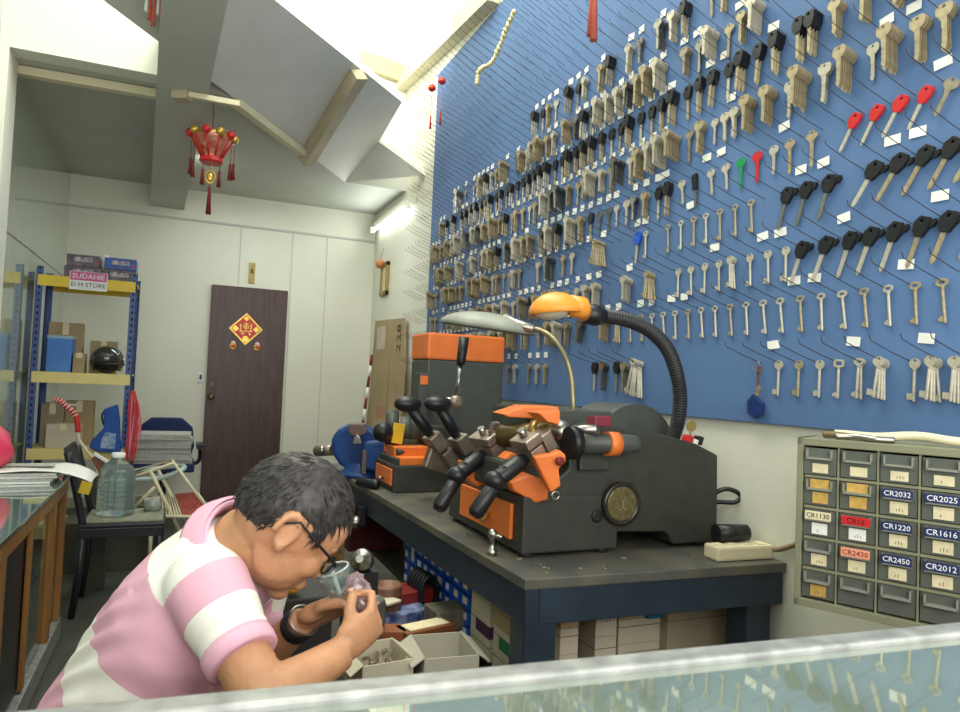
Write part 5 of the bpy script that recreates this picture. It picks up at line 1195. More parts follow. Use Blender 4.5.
blk(455, 615, T1, (.15, .12, .07), .1, mat('grey_wood', (120, 112, 96), .6, rgb2=(84, 80, 68), scale=20), 'grey_block', 'grey-brown block beside the blue bin rack', 'block')
p = P(388, 573, 2.6); mb = MB(); mb.lathe([(.05, 0), (.055, .01), (.055, .12), (.05, .13), (.05, .02)], (p.x, p.y, T1), n=20); o = mb.build('brown_mug', mat('brown_tin', (120, 84, 66), .5, .3, var=.2), None); tag(o, 'brown tin canister behind the hands on the low table', 'canister')
p = P(372, 575, 2.35); mb = MB(); mb.lathe([(.045, 0), (.05, .01), (.05, .14), (.046, .15)], (p.x, p.y, T1), n=20); o = mb.build('grey_tin', mat('grey_tin_m', (116, 116, 106), .35, .5, var=.2), None); tag(o, 'grey tin canister behind the worker hands on the low table', 'canister')
p = P(362, 560, 2.2); o = thing('polished_lock', (p.x, p.y, p.z-.06), 'shiny chrome door lock cylinder behind the hands', 'lock')
o2 = MB().lathe([(.024, -.04), (.034, -.03), (.036, .0), (.03, .012), (.014, .016), (.012, .04)], p, (-.5, -1, .4), 24).build('chrome_rose', M_STEEL, o); MB().mm((p.x-.05, p.y-.02, TZ+.001), (p.x+.05, p.y+.05, p.z-.035)).build('stand', M_BLACK, o)
# coil of dark hose
q_ = P(418, 598, 2.75); pts = []
for k in range(90):
    t = k/90*PI*2*6; pts.append((q_.x+.065*math.cos(t)*.55+.02*k/90, q_.y+.04-.0016*k, TZ+.075+.068*math.sin(t)))
o = MB().loft(pts, .007, 6).build('cable_coil', M_BLACK, None); tag(o, 'glossy black spiral cable coil in front of the blue bins', 'cable')
# cupboard side and dark red panel far under the bench
q0, q1 = atY(331, 520, 3.45), atY(346, 520, 3.45)
tag(MB().mm((q0.x, 3.45, 0), (q1.x+.0, 3.6, atY(338, 498, 3.45).z)).build('wooden_board', mat('tawny_board', (136, 98, 58), .5, rgb2=(112, 78, 44), scale=5, stretch=(5, 5, .5)), None, .003), 'upright tawny wooden board standing beside the bench', 'board')
q0, q1 = atY(350, 520, 3.7), atY(404, 520, 3.7)
tag(MB().mm((q0.x, 3.7, .326), (q1.x, 3.9, .59)).build('maroon_box', mat('maroon_panel', (84, 26, 24), .5, var=.25), None, .004), 'dark maroon box at the far end of the lower bench shelf', 'box')
p = P(357, 522, 2.9); p = Vector((.84, 2.75, p.z)); p = atX(357, 522, .815); o = thing('round_switch', p, 'round metal lock part hanging from the bench apron', 'lock part')
MB().lathe([(.03, 0), (.032, .01), (.02, .03), (.01, .04)], p, (-1, -.4, 0), 18).build('round_face', M_STEEL, o); MB().box(p+Vector((.02, 0, .03)), (.03, .06, .09)).build('backing', M_BLACK, o, .004)
# yellow-handled tool and red clamp left of the hands
p = P(292, 583, 1.75); o = thing('screwdriver', p, 'yellow ball-handled driver with red grip below the face of the worker', 'screwdriver')
MB().ell(p, (.028, .028, .026)).build('yellow_knob', mat('amber_plastic', (222, 160, 48), .35), o); MB().loft([p+Vector((-.02, .04, -.01)), p+Vector((-.09, .1, -.04))], .022, 10).build('red_grip', M_RED, o)
p2 = P(270, 593, 1.9); MB().loft([p2, p2+Vector((-.06, .05, .02))], .012, 8).build('steel_tip', M_STEEL, o)
mb = MB(); mb.mm((p.x-.06, p.y-.03, 0), (p.x+.1, p.y+.14, p.z-.03)); o = mb.build('dark_stool', mat('dark_stool_m', (34, 32, 30), .6), None, .006); tag(o, 'dark block stool carrying the yellow driver', 'stool')
p = P(268, 625, 2.1); o = MB().mm((p.x-.14, p.y, 0), (p.x+.06, p.y+.2, atY(268, 592, p.y).z)).build('tan_carton', mat('tan_carton_m', (168, 140, 92), .7, var=.12), None, .003); tag(o, 'tan carton standing on the floor behind the worker arms', 'box')
# ================================================================== DRAWER CABINET ON THE RIGHT
ux = Vector((.45, -.893, 0)).normalized(); un = Vector((-.893, -.45, 0)).normalized()   # along the face, out of the face
C0 = P(797.5, 437, 1.7); C1z = P(794.5, 602, 1.7).z
CTOP, CBOT = C0.z, C1z; CW = .445
dcab = thing('drawer_cabinet', (C0.x+.15, C0.y-.15, CBOT), 'olive grey cabinet of small smoky drawers labelled with battery codes', 'drawer cabinet')
def CP(s, z, o=0): p = C0+ux*s+un*o; p.z = z; return p
def cbox(mb, s0, s1, z0, z1, o0, o1): mb.slab([CP(s0, z0, o0), CP(s1, z0, o0), CP(s1, z1, o0), CP(s0, z1, o0)], un*(o1-o0)); return mb
DP = -.14
mb = MB(); fr = .018
cbox(mb, 0, CW, CTOP-fr, CTOP, DP, 0); cbox(mb, 0, CW, CBOT, CBOT+fr, DP, 0); cbox(mb, 0, fr*.8, CBOT, CTOP, DP, 0); cbox(mb, CW-fr, CW, CBOT, CTOP, DP, 0); cbox(mb, 0, CW, CBOT, CTOP, DP-.004, DP)
mb.build('case', M_GREYL, dcab, .003)
s0_, s1_ = fr*.9, CW-fr
# column starts from the photo
def s_at(px, py=500):
    r = ray(px, py); # solve CAM.xy + r*t = C0 + ux*s
    den = r.x*(-ux.y)-r.y*(-ux.x); bx__, by__ = C0.x, C0.y
    # r.x t - ux.x s = C0.x ; r.y t - ux.y s = C0.y
    det = r.x*(-ux.y)-(-ux.x)*r.y; return (r.x*by__-r.y*bx__)/det
cols = [s_at(801), s_at(837), s_at(877), s_at(919), s_at(967), 0]; cols[5] = cols[4]+(cols[4]-cols[3]); cols[5] = min(cols[5], CW-.01)
if CW-fr < cols[4]: cols = cols[:5]
rh = (CTOP-CBOT-2*fr)/5
mb = MB()
for r in range(1, 5): cbox(mb, fr, CW-fr, CBOT+fr+rh*r-.003, CBOT+fr+rh*r+.003, DP, -.004)
for c in cols[1:-1]: cbox(mb, c-.002, c+.002, CBOT+fr, CTOP-fr, DP, -.005)
mb.build('divider_grid', M_GREYL, dcab)
LAB = {(1, 2): ('CR2032', M_NAVYLAB, M_TEXTW), (1, 3): ('CR2025', M_NAVYLAB, M_TEXTW), (2, 0): ('CR1130', M_OLDLAB, M_TEXTK), (2, 1): ('CR16', M_RED, M_TEXTK), (2, 2): ('CR1220', M_NAVYLAB, M_TEXTW), (2, 3): ('CR1616', M_NAVYLAB, M_TEXTW),
       (3, 1): ('CR2430', M_PLAB, M_REDD), (3, 2): ('CR2450', M_NAVYLAB, M_TEXTW), (3, 3): ('CR2012', M_NAVYLAB, M_TEXTW)}
for r in range(5):
    for c in range(len(cols)-1):
        a, b = cols[c]+.004, cols[c+1]-.004; z1 = CTOP-fr-rh*r-.005; z0 = z1-rh+.010; w_ = b-a; h_ = z1-z0
        out_ = .006 if (r, c) == (0, 0) else 0
        d_ = cbox(MB(), a, b, z0, z1, -.12, -.008+out_).build('drawer', M_DRAW, dcab, .001)
        mb = MB(); cbox(mb, a+w_*.1, a+w_*.9, z1-h_*.42, z1-h_*.34, -.008+out_, .004+out_); cbox(mb, a+w_*.1, a+w_*.15, z1-h_*.4, z1-h_*.05, -.008+out_, .004+out_); cbox(mb, a+w_*.85, a+w_*.9, z1-h_*.4, z1-h_*.05, -.008+out_, .004+out_); mb.build('handle', M_DRAWL, d_)
        if (r, c) in LAB:
            s_, lm, tm_ = LAB[(r, c)]; l_ = cbox(MB(), a+w_*.1, a+w_*.9, z1-h_*.36, z1-h_*.06, -.001+out_, .006+out_).build('code_label', lm, d_)
            text(s_, CP(a+w_*.5, z1-h_*.21, .0064+out_), ux, ZUP, w_*.22, tm_, d_, 'battery_code', .0003)
        elif r == 1 and c < 2: cbox(MB(), a+w_*.2, a+w_*.8, z1-h_*.36, z1-h_*.02, -.007, -.004).build('old_sticker', M_YLAB, d_)
        if r < 4 or c == 0:
            m_ = M_YLAB if (r == 1 and c < 2) or (r == 4) else (M_WHITE if r == 2 and c < 2 else M_OLDLAB)
            l_ = cbox(MB(), a+w_*.28, a+w_*.76, z1-h_*.92, z1-h_*(.5 if r else .58), -.007+out_, -.006+out_).build('price_sticker', m_, d_)
            if c > 1 or r > 1:
                mb = MB(); zz = z1-h_*.84; [cbox(mb, a+w_*(.45+.08*k), a+w_*(.465+.08*k), zz, zz+h_*(.09+.04*(k % 2)), -.006+out_, -.0056+out_) for k in range(R.randint(1, 3))]; mb.build('pen_marks', M_TEXTK, d_)
# side cupboard carrying it, hidden behind the front counter
s_a = s_at(897, 630); q_ = [CP(s_a+.01, CBOT-.002, DP), CP(CW+.1, CBOT-.002, DP), CP(CW+.1, CBOT-.002, 0), CP(s_a+.01, CBOT-.002, 0)]
mb = MB(); mb.slab([Vector((p.x, p.y, 0)) for p in q_], (0, 0, CBOT-.002)); o = mb.build('side_cupboard', M_WOOD, None, .004); tag(o, 'narrow wooden cupboard under the drawer cabinet behind the front counter', 'cupboard')
MB().slab([CP(s_a+.03, .1, .0), CP(CW+.08, .1, .0), CP(CW+.08, CBOT-.05, .0), CP(s_a+.03, CBOT-.05, .0)], un*.012).build('cupboard_door', M_WOOD, o)
# cables lying on top of the cabinet
tp = [CP(.07, CTOP+.012, -.05), CP(.10, CTOP+.012, -.06), CP(.16, CTOP+.012, -.04), CP(.24, CTOP+.02, -.06), CP(.32, CTOP+.014, -.05), CP(.42, CTOP+.014, -.06)]
o = MB().loft(smooth(tp, 6), .010, 8).build('cream_cable', M_CREAM, None); tag(o, 'thick cream cable lying along the top of the drawer cabinet', 'cable')
tp = [CP(.08, CTOP+.008, -.02), CP(.12, CTOP+.010, -.03), CP(.16, CTOP+.008, -.015), CP(.20, CTOP+.008, -.03)]
o = MB().loft(smooth(tp, 6), .007, 8).build('chrome_chain', M_STEEL, None); tag(o, 'short tangled chrome chain on the drawer cabinet beside the cable', 'chain')
o = MB().loft(smooth([CP(.05, CTOP+.009, -.04), CP(.08, CTOP+.011, -.028), CP(.11, CTOP+.009, -.03)], 6), .008, 8).build('brown_string', mat('brown_cord_m', (110, 92, 60), .6), None); tag(o, 'short brown cord end on the left of the drawer cabinet top', 'cord')
# ================================================================== FRONT COUNTER (nearest the camera)
FZ = 1.05
e0, e1 = atZ(-60, 717, FZ), atZ(1010, 616.5, FZ); ed = (e1-e0).normalized(); eb = Vector((ed.y, -ed.x, 0))   # towards the camera
if eb.y > 0: eb = -eb
e0 = e0-ed*.45; e1 = e1+ed*.25
e0.z = e1.z = FZ
fc = thing('front_counter', (e0+e1)/2-Vector((0, 0, FZ))+eb*.2, 'glass display counter in the foreground with an aluminium rail along its far edge', 'counter')
DW = .5
MB().slab([e0+Vector((0, 0, -.022)), e1+Vector((0, 0, -.022)), e1+eb*.022+Vector((0, 0, -.022)), e0+eb*.022+Vector((0, 0, -.022))], (0, 0, .022)).build('far_rail', M_ALU, fc, .003)
M_FG = mat('front_green_glass', (112, 124, 112), .03, spec=1.0, coat=1, ior=2.0, var=.12, scale=14)
a, b = e0+eb*.0225, e1+eb*.0225
MB().slab([a+Vector((0, 0, -.016)), b+Vector((0, 0, -.016)), b+eb*DW+Vector((0, 0, -.016)), a+eb*DW+Vector((0, 0, -.016))], (0, 0, .01)).build('glass_top', M_FG, fc)
MB().slab([a+eb*DW, b+eb*DW, b+eb*(DW+.02), a+eb*(DW+.02)], (0, 0, -.03)).build('near_rail', M_ALU, fc)
MB().slab([a+eb*.01+Vector((0, 0, -1.05)), b+eb*.01+Vector((0, 0, -1.05)), b+eb*.03+Vector((0, 0, -1.05)), a+eb*.03+Vector((0, 0, -1.05))], (0, 0, 1.028)).build('back_panel', M_WOOD, fc)
MB().slab([a+eb*.03+Vector((0, 0, -.30)), b+eb*.03+Vector((0, 0, -.30)), b+eb*DW+Vector((0, 0, -.30)), a+eb*DW+Vector((0, 0, -.30))], (0, 0, .01)).build('inner_shelf', M_GLASS, fc)
# ================================================================== THE LOCKSMITH
def cam(a, b, c): return c2w((a, b, c)).normalized()
def remesh(mb, voxel, it=4, fac=.5):
    bmesh.ops.recalc_face_normals(mb.b, faces=mb.b.faces)
    me = bpy.data.meshes.new('tmp'); mb.b.to_mesh(me); mb.b.free(); o = bpy.data.objects.new('tmp', me); COL.objects.link(o)
    m1 = o.modifiers.new('r', 'REMESH'); m1.mode = 'VOXEL'; m1.voxel_size = voxel; m1.use_smooth_shade = True
    m2 = o.modifiers.new('s', 'SMOOTH'); m2.iterations = it; m2.factor = fac
    dg = bpy.context.evaluated_depsgraph_get(); out = bpy.data.meshes.new_from_object(o.evaluated_get(dg)); bpy.data.objects.remove(o); bpy.data.meshes.remove(me)
    for p in out.polygons: p.use_smooth = True
    return out
def addmesh(name, me, m, parent):
    me.name = name; me.materials.clear(); me.materials.append(m)
    me.transform(Matrix.Translation(-worldloc(parent))); o = bpy.data.objects.new(name, me); COL.objects.link(o); o.parent = parent; o['_w'] = list(worldloc(parent)); return o
PEL = P(96, 778, 1.24)
man = thing('person', (PEL.x, PEL.y, 0), 'seated person in pink and white striped polo shirt bent over a lock in both hands', 'person')
man['_w'] = [PEL.x, PEL.y, 0]
FR = cam(.79, .61, .12)          # chest normal
SP = [P(240, 540, 1.23), P(228, 553, 1.23), P(212, 575, 1.23), P(190, 613, 1.23), P(158, 662, 1.24), P(124, 716, 1.245), PEL]
SR, ER, WR = P(206, 588, 1.11), P(266, 702, 1.0), P(343, 652, 1.10)
SL, EL, WL = P(258, 566, 1.40), P(250, 668, 1.34), P(303, 621, 1.25)
# head frame
pit, yaw = math.radians(44), math.radians(24)
hf = c2w((math.cos(pit)*math.cos(yaw), math.sin(pit), math.cos(pit)*math.sin(yaw)))
hu = (c2w((0, -1, 0))+hf*math.sin(pit)).normalized(); hr = hf.cross(hu)
if hr.dot(c2w((0, 0, -1))) < 0: hr = -hr
HC = P(293, 514, 1.2)
def H_(f, r, u): return HC+(hf*f+hr*r+hu*u)*.95
AXH = (hf, hr, hu)
# body skin (one mesh: head, neck, arms, hands, trunk)
b = MB()
b.ell(H_(0, 0, .004), (.098, .077, .094), AXH, 28, 18)
b.ell(H_(.04, 0, -.045), (.056, .06, .075), AXH); b.ell(H_(.03, 0, -.09), (.056, .052, .034), AXH); b.ell(H_(.072, 0, -.112), (.02, .022, .018), AXH)
b.ell(H_(.062, 0, .018), (.04, .06, .045), AXH); b.ell(H_(.09, 0, .0), (.014, .046, .010), AXH)
b.loft([H_(.094, 0, -.008), H_(.104, 0, -.032), H_(.112, 0, -.05)], [.009, .011, .012], 10); b.ell(H_(.104, .011, -.054), (.01, .008, .008), AXH); b.ell(H_(.104, -.011, -.054), (.01, .008, .008), AXH)
b.ell(H_(.094, 0, -.078), (.013, .024, .006), AXH); b.ell(H_(.092, 0, -.088), (.013, .022, .007), AXH)
for s in (-1, 1):
    b.ell(H_(.068, s*.036, -.045), (.026, .024, .026), AXH); b.ell(H_(.022, s*.044, -.066), (.046, .018, .042), AXH); b.ell(H_(.083, s*.032, -.02), (.012, .016, .010), AXH)
    ea = [H_(-.006+.018*math.cos(t)-.006, s*(.080+.006*abs(math.sin(t*.5))), -.024+.030*math.sin(t)) for t in [math.radians(a) for a in range(-80, 225, 22)]]
    b.loft(ea, .006, 8); b.ell(H_(-.008, s*.078, -.028), (.014, .006, .026), AXH); b.ell(H_(.0, s*.079, -.052), (.008, .006, .010), AXH)
NB = P(236, 552, 1.23)
b.loft([NB, NB.lerp(H_(-.03, 0, -.05), .5), H_(-.012, 0, -.045)], [(.066, .062), (.058, .058), (.046, .048)], 20, up=FR)
b.loft(SP, [(.045, .045), (.07, .055), (.11, .07), (.12, .09), (.13, .10), (.13, .10), (.14, .11)], 24, up=FR); b.loft([SP[2], SR], .045, 12); b.loft([SP[2], SL], .045, 12)
def arm(S, E, W, k=1):
    b.ell(S, (.055, .055, .055)); b.loft([S, S.lerp(E, .3), S.lerp(E, .7), E], [.050*k, .045*k, .042*k, .038*k], 16); b.ell(E, (.039*k,)*3)
    b.loft([E, E.lerp(W, .22), E.lerp(W, .6), W], [.038*k, .040*k, .032*k, (.026*k)], 16)
arm(SR, ER, WR); arm(SL, EL, WL, 1)
def hand(W, pd, n, ts, curls, thumb, sc=1.0, spread=.0):
    pd = pd.normalized(); n = (n-pd*n.dot(pd)).normalized(); s = pd.cross(n).normalized()
    if s.dot(ts) < 0: s = -s
    ax = (s, n, pd)
    b.loft([W, W+pd*.03*sc, W+pd*.06*sc, W+pd*.086*sc], [(.026*sc, .02*sc), (.036*sc, .019*sc), (.040*sc, .016*sc), (.038*sc, .012*sc)], 16, up=n)
    b.ell(W+pd*.035*sc+s*.026*sc-n*.006*sc, (.018*sc, .018*sc, .032*sc), ax)
    tips = []
    for i, (off, ln) in enumerate(((.029, .93), (.010, 1.0), (-.009, .95), (-.027, .76))):
        p = W+pd*(.084-.004*(i == 3))*sc+s*off*sc; d = pd+s*spread*(1.5-i)*.2; d.normalize(); a = 0; pts = [p-d*.02*sc, p]
        for L, c in zip((.042, .027, .022), curls[i]):
            a += math.radians(c); dd = (d*math.cos(a)-n*math.sin(a)); p = p+dd*L*ln*sc; pts.append(p)
        b.loft(pts, [.0085*sc, .0098*sc, .009*sc, .0082*sc, .0066*sc], 10); b.ell(pts[-1], (.0068*sc,)*3); [b.ell(q, (.0095*sc,)*3) for q in pts[1:3]]; tips.append((pts[-1], pts[-1]-pts[-2]))
    p = W+pd*.028*sc+s*.030*sc-n*.004*sc; pts = [p-s*.012*sc]; 
    for L, (cp, cs, cn) in zip((.036, .032, .026), thumb):
        p = p+(pd*cp+s*cs-n*cn).normalized()*L*sc; pts.append(p)
    pts.insert(1, pts[0].lerp(pts[1], .4)); b.loft(pts, [.016*sc, .0145*sc, .0115*sc, .011*sc, .008*sc], 12); b.ell(pts[-1], (.0085*sc,)*3); tips.append((pts[-1], pts[-1]-pts[-2]))
    return n, tips
nR, tR = hand(WR, cam(.66, -.52, .54), cam(.50, .30, -.80), cam(-.6, -.7, 0), [(50, 62, 35), (58, 66, 38), (64, 68, 38), (68, 68, 38)], [(.75, .45, .5), (.7, -.1, .75), (.45, -.35, .8)], .84)
nL, tL = hand(WL, cam(.90, -.42, -.02), cam(-.32, -.66, .62), cam(.1, -.4, -.9), [(26, 40, 26), (38, 48, 30), (46, 52, 32), (52, 56, 34)], [(.85, .42, .2), (.97, .1, .28), (.9, -.15, .45)], .93)
body = addmesh('body', remesh(b, .0042, 3), M_SKIN, man)
# ---- shirt
b = MB()
b.loft(SP[:], [(.072, .068), (.118, .083), (.160, .104), (.172, .124), (.172, .130), (.172, .136), (.182, .142)], 32, up=FR)
CR, CL = SR.lerp(ER, .63), SL.lerp(EL, .58)
for S, C in ((SR, CR), (SL, CL)):
    b.loft([SP[2].lerp(S, .15), SP[2].lerp(S, .6)+(SP[3]-SP[2])*.25, S+(SP[3]-SP[2])*.15], [.09, .085, .066], 20); b.ell(S, (.066, .066, .066)); b.loft([S-(C-S)*.2, S, S.lerp(C, .4), S.lerp(C, .75), C], [.056, .067, .062, .055, .052], 24)
sh = remesh(b, .005, 14)
# soft folds, then the band attribute
import mathutils.noise as MN
ax_s = (PEL-SP[1]).normalized(); ax_a = (CR-SR).normalized(); ax_l = (CL-SL).normalized(); La = (CR-SR).length
def back_t(px, py, d=1.16): return (P(px, py, d)-SP[1]).dot(ax_s)
B1, B2 = cam(-.62, .78, 0), cam(-.50, .86, 0)
O0 = SP[1]
T1b = (P(154, 568, 1.15)-O0).dot(B1); T2b = (P(104, 616, 1.2)-O0).dot(B2); T3b = (P(78, 662, 1.2)-O0).dot(B2)
at = sh.attributes.new('band', 'FLOAT', 'POINT'); vals = []
sidev = ax_s.cross(FR).normalized()
if sidev.dot(SR-SP[2]) < 0: sidev = -sidev
sh.update(); norms = [v.normal.copy() for v in sh.vertices]
for v in sh.vertices:
    p = v.co; ta = (p-SR).dot(ax_a); da = ((p-SR)-ax_a*ta).length; t = (p-SP[1]).dot(ax_s)
    tl = (p-SL).dot(ax_l); dl = ((p-SL)-ax_l*tl).length
    seam = (p-SP[2]).dot(sidev)
    onarm = da < (.076 if ta < .4*La else .066) and ta > -.005 and seam > .105
    onl = dl < .076 and tl > -.02 and (p-SP[2]).dot(sidev) < -.098
    if onarm or onl:
        tt = ta/La if onarm else tl/La
        s1 = min(tt+.02, .45-tt); s2 = tt-.88
        val = max(s1, s2)*La
    else:
        q1, q2 = (p-O0).dot(B1), (p-O0).dot(B2); s1 = min(q1-T1b, T2b-q2); s2 = q2-T3b; val = max(s1, s2)
    vals.append(val)
    w = MN.noise(p*9+Vector((3, 1, 7)))*.006+MN.noise(Vector((p.x*22, p.y*22, p.z*9)))*.0025
    e = math.exp(-((ta-.0)**2)/.004-((seam-.10)**2)/.0016)
    w += .0045*math.sin((t*1.0+seam*1.6)*95)*math.exp(-((t-.20)**2)/.010-((seam-.10)**2)/.004)
    if onarm and ta > .08: w += .003*math.sin(tt*34+MN.noise(p*20)*2)*min(1, (ta-.08)*20)
    seamg = -.004*math.exp(-((seam-.098)**2)/.00003)*(1 if (da < .1 and ta < .12) else 0)
    v.co = p+norms[v.index]*(w+seamg)
for i, x in enumerate(vals): at.data[i].value = x
ms = bpy.data.materials.new('striped_knit'); ms.use_nodes = True; nt = ms.node_tree; bs = nt.nodes['Principled BSDF']; bs.inputs['Roughness'].default_value = .88; bs.inputs['Specular IOR Level'].default_value = .2
an = nt.nodes.new('ShaderNodeAttribute'); an.attribute_name = 'band'; gt = nt.nodes.new('ShaderNodeMath'); gt.operation = 'GREATER_THAN'; gt.inputs[1].default_value = 0; nt.links.new(an.outputs['Fac'], gt.inputs[0])
mx = nt.nodes.new('ShaderNodeMix'); mx.data_type = 'RGBA'; mx.inputs['A'].default_value = (*lin((232, 230, 222)), 1); mx.inputs['B'].default_value = (*lin((218, 168, 186)), 1); nt.links.new(gt.outputs[0], mx.inputs['Factor']); nt.links.new(mx.outputs['Result'], bs.inputs['Base Color'])
no = nt.nodes.new('ShaderNodeTexNoise'); no.inputs['Scale'].default_value = 220; bp = nt.nodes.new('ShaderNodeBump'); bp.inputs['Strength'].default_value = .25; bp.inputs['Distance'].default_value = .002; nt.links.new(no.outputs['Fac'], bp.inputs['Height']); nt.links.new(bp.outputs[0], bs.inputs['Normal'])
shirt = addmesh('polo_shirt', sh, ms, man)
for S, C in ((SR, CR), (SL, CL)):
    d = (C-S).normalized(); MB().loft([C-d*.022, C-d*.01, C+d*.004, C+d*.006], [.0545, .0555, .0545, .050], 28).build('sleeve_cuff', M_PINK, shirt)
# collar: a folded band round the neck, open to the front
nx = (H_(-.03, 0, -.05)-NB).normalized(); x_, y_, z_ = frame(nx, FR)   # x_ = side, y_ ~ front
NC = NB+nx*.006
rs = []
for rr, hh in ((.082, -.012), (.083, .012), (.078, .034), (.071, .038), (.068, .03), (.069, -.012)):
    rs.append([NC+x_*math.cos(a)*rr*1.02+y_*math.sin(a)*rr*(1.0)+nx*(hh-.012*math.sin(a)*(1 if y_.dot(FR) > 0 else -1)) for a in [2*PI*k/40 for k in range(40)]])
rs = rs+[rs[0]]
MB().rings(rs, cap=False).build('collar', M_PINK, shirt)
rs = []
for rr, hh in ((.078, .036), (.088, .024), (.099, -.006), (.101, -.010), (.094, -.008), (.083, .016)):
    rs.append([NC+x_*math.cos(a)*rr*1.03+y_*math.sin(a)*rr+nx*(hh-.014*math.sin(a)*(1 if y_.dot(FR) > 0 else -1)) for a in [2*PI*k/40 for k in range(40)]])
rs = rs+[rs[0]]
MB().rings(rs, cap=False).build('collar_fold', M_PINK, shirt)
# ---- hair
b = MB(); n, m_ = 72, 40; rs = []; rh_ = random.Random(5)
def hairmask(f, r, u):
    line = (-.062 if f < -.045 else lerp(-.062, -.002, (f+.045)/.045) if f < 0 else (-.002 if f < .035 else lerp(-.002, .050, min(1, (f-.035)/.045))))
    if .025 < f < .05 and abs(r) > .05: line = -.022
    return max(0, min(1, (u-line)/.010))
for j in range(m_+1):
    t = PI*(j+.02)/(m_+.04); row = []
    for k in range(n):
        a = 2*PI*k/n; D_ = Vector((math.sin(t)*math.cos(a), math.sin(t)*math.sin(a), -math.cos(t))); q = Vector((D_.x*.098, D_.y*.077, D_.z*.094)); mk = hairmask(q.x, q.y, q.z)
        g = lerp(.93, 1.075+.05*max(0, D_.z)+.035*MN.noise(D_*7)+.03*MN.noise(Vector((D_.x*5, D_.y*24, D_.z*24))), mk); row.append(H_(q.x*g, q.y*g, .004+q.z*g))
    rs.append(row)
b.rings(rs)
for k in range(2600):
    t = rh_.uniform(0, PI*.66); a = rh_.uniform(0, 2*PI); D_ = Vector((math.sin(t)*math.cos(a), math.sin(t)*math.sin(a), math.cos(t))); q = Vector((D_.x*.098, D_.y*.077, D_.z*.094))
    if hairmask(q.x, q.y, q.z) < .9: continue
    flow = Vector((.35+.5*D_.z, D_.y*.35, -.75)) if D_.x > -.2 else Vector((-.25, D_.y*.2, -.95))
    flow += Vector((rh_.uniform(-.35, .35),)*1+(rh_.uniform(-.35, .35), rh_.uniform(-.2, .2))); flow -= D_*flow.dot(D_); flow.normalize(); L = rh_.uniform(.018, .036)*(1 if D_.z > .25 else .45); lift = rh_.uniform(.0, .16)
    pts = []
    for i in range(4):
        s = i/3; d2 = (D_+flow*s*L/.09).normalized(); g = 1.065+lift*s*.55; pts.append(H_(d2.x*.098*g, d2.y*.077*g, .004+d2.z*.094*g))
    b.loft(pts, [.0016, .0015, .001, .0003], 3, cap=False, smooth=True)
me = b.mesh('hair', M_HAIR); addmesh('hair', me, M_HAIR, man)
# eyebrow, eyes
for s in (-1, 1):
    MB().loft([H_(.104, s*.012, -.002), H_(.104, s*.028, .004), H_(.094, s*.044, .0)], [.003, .004, .002], 6).build('eyebrow', M_HAIR, man)
    e = MB().ell(H_(.082, s*.032, -.022), (.0125, .0125, .0125), AXH).build('eye', mat('eye_white', (220, 214, 205), .3), man)
    MB().ell(H_(.0935, s*.032, -.0245), (.003, .006, .006), AXH).build('iris', M_TEXTK, e)
# glasses
gl = MB()
for s in (-1, 1):
    c = H_(.106, s*.034, -.026); gl.loft([c+hr*s*.025*math.cos(a)*1.0+hu*.016*math.sin(a)-hf*.006*(math.cos(a)+1)*.5 for a in [2*PI*k/20 for k in range(21)]], .0018, 6, cap=False)
gl.loft([H_(.113, -.010, -.022), H_(.117, 0, -.018), H_(.113, .010, -.022)], .0017, 6)
g_ = gl.build('glasses', M_BLACK, man)
for s in (-1, 1): MB().loft([H_(.105, s*.060, -.018), H_(.098, s*.074, -.014), H_(.04, s*.082, -.006), H_(-.004, s*.088, .002), H_(-.03, s*.086, -.022)], [.003, .003, .0025, .0022, .0018], 6).build('temple', M_BLACK, g_)
for s in (-1, 1):
    c = H_(.104, s*.034, -.026); MB().prism([(.024*math.cos(a), .0155*math.sin(a)) for a in [2*PI*k/18 for k in range(18)]], c, (hr-hf*.1*s).normalized(), hu, hf, .001).build('lens', M_GLASS, g_)
# wristband on the far wrist
d = (WL-EL).normalized(); c = WL-d*.018; MB().loft([c-d*.012, c-d*.011, c+d*.011, c+d*.012], [.0285, .0300, .0300, .0285], 24).build('black_wristband', M_BLACK, man)
c = WL+d*.004; x_, y_, z_ = frame(d); MB().loft([c+x_*.0275*math.cos(a)+y_*.0275*math.sin(a) for a in [2*PI*k/24 for k in range(25)]], .0022, 6, cap=False).build('steel_bangle', M_STEEL, man)
# finger nails
for tips in (tR, tL):
    for p, dd in tips[-1:]:
        dd = dd.normalized(); nn_ = cam(0, -.4, -1); nn_ = (nn_-dd*nn_.dot(dd)).normalized(); MB().ell(p-dd*.002+nn_*.0066, (.0058, .0075, .0015), (dd.cross(nn_), dd, nn_), 10, 6).build('nail', mat('nail', (222, 180, 150), .3), man)
# trousers and shoes, stool
fh = Vector((FR.x, FR.y, 0)).normalized(); sv = Vector((sidev.x, sidev.y, 0)).normalized()
HPT = Vector((PEL.x, PEL.y, max(PEL.z, .5))); b = MB(); b.loft([PEL+(SP[5]-PEL)*.55, PEL, HPT-ZUP*.07], [(.176, .13), (.186, .145), (.17, .13)], 24, up=FR)
for s in (-1, 1):
    h = HPT+sv*s*.09-ZUP*.02; k = h+fh*.40+sv*s*.07; k.z = .50; f_ = k+fh*.02; f_.z = .09
    b.loft([h, h.lerp(k, .5), k], [.09, .078, .062], 18); b.ell(k, (.062,)*3); b.loft([k, k.lerp(f_, .35), f_], [.06, .058, .048], 18)
    so = MB(); so.loft([f_-fh*.06+Vector((0, 0, -.045)), f_+Vector((0, 0, -.04)), f_+fh*.1+Vector((0, 0, -.05)), f_+fh*.17+Vector((0, 0, -.06))], [(.035, .04), (.04, .045), (.042, .034), (.032, .022)], 16); so.build('shoe', M_BLACK, man)
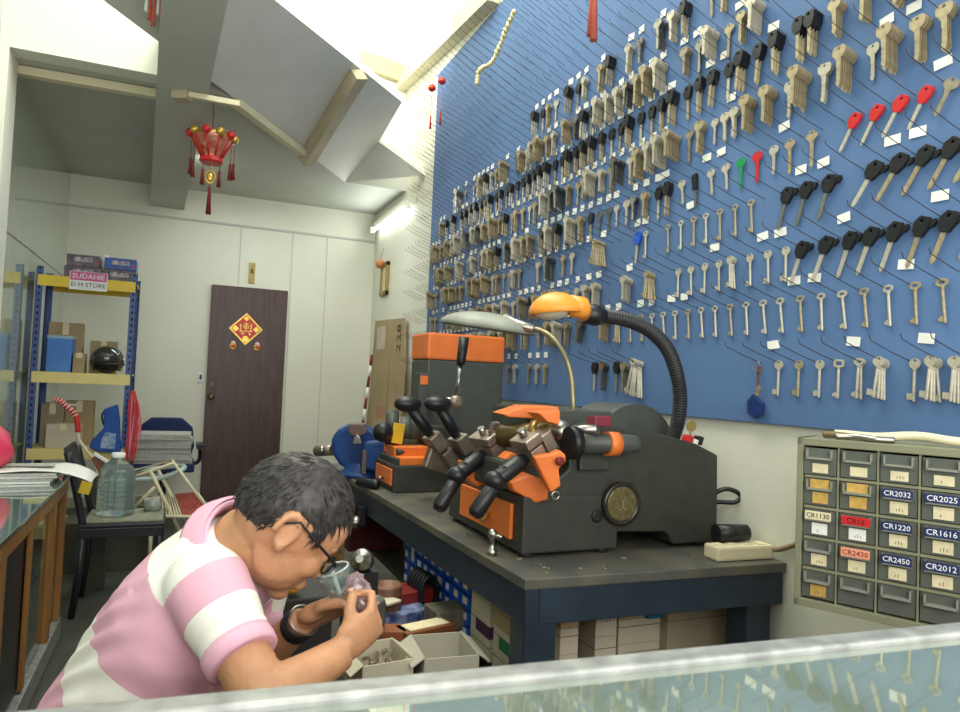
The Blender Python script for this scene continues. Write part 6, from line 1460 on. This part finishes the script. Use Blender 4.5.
addmesh('trousers', remesh(b, .008, 5), M_TROU, man)
zs_ = HPT.z-.125; stl = thing('low_stool', (HPT.x, HPT.y, 0), 'low round stool under the person in the striped shirt', 'stool')
MB().lathe([(.16, zs_-.04), (.17, zs_-.03), (.17, zs_-.01), (.16, zs_)], (HPT.x, HPT.y, 0), n=28).build('seat', M_CHB, stl)
for k in range(4):
    a = PI/4+k*PI/2; MB().loft([(HPT.x+.12*math.cos(a), HPT.y+.12*math.sin(a), zs_-.04), (HPT.x+.17*math.cos(a), HPT.y+.17*math.sin(a), 0)], .016, 8).build('leg', M_CHB, stl)
# ---- what he holds: a lock cylinder in clear film and a clear blister pack
p = P(361, 598, 1.175); d = cam(-.35, -.9, .1); lk = thing('wrapped_lock', p, 'small lock wrapped in clear pinkish film held between both hands', 'lock')
MB().lathe([(.010, -.04), (.013, -.036), (.013, .02), (.008, .024), (.008, .034)], p, d, 16).build('lock_cylinder', M_STEEL, lk)
b = MB(); rs = []; x_, y_, z_ = frame(d)
for j in range(12):
    t = j/11; rr = (.008+.013*math.sin(PI*t)**.8)
    rs.append([p+d*(t-.55)*.095+(x_*math.cos(a)+y_*math.sin(a))*rr*(1+.3*math.sin(5*a+3*j)*.8+.25*math.sin(3*a-2.3*j)) for a in [2*PI*k/22 for k in range(22)]])
b.rings(rs, smooth=False); b.build('film_wrap', mat('pinkish_film', (232, 206, 214), .12, trans=.75, ior=1.2, alpha=.75), lk)
p = P(337, 584, 1.22); bl2 = thing('blister_pack', p, 'clear plastic cup-shaped pack held in the left hand with the wristband', 'packet')
d = cam(-.25, -.95, -.1); b = MB(); b.lathe([(.014, -.035), (.018, -.02), (.026, .01), (.031, .026), (.029, .03), (.024, .012), (.014, -.02)], p, d, 22); b.build('plastic_cup', M_PET, bl2)
x_, y_, z_ = frame(d); MB().loft([p-d*.045+x_*.01, p+d*.02-x_*.012], .004, 6).build('white_stick', M_WHITE, bl2)
MB().loft([p+d*.028+x_*.0275*math.cos(a)+y_*.0275*math.sin(a) for a in [2*PI*k/22 for k in range(23)]], .0018, 6, cap=False).build('pack_rim', M_WHITE, bl2)
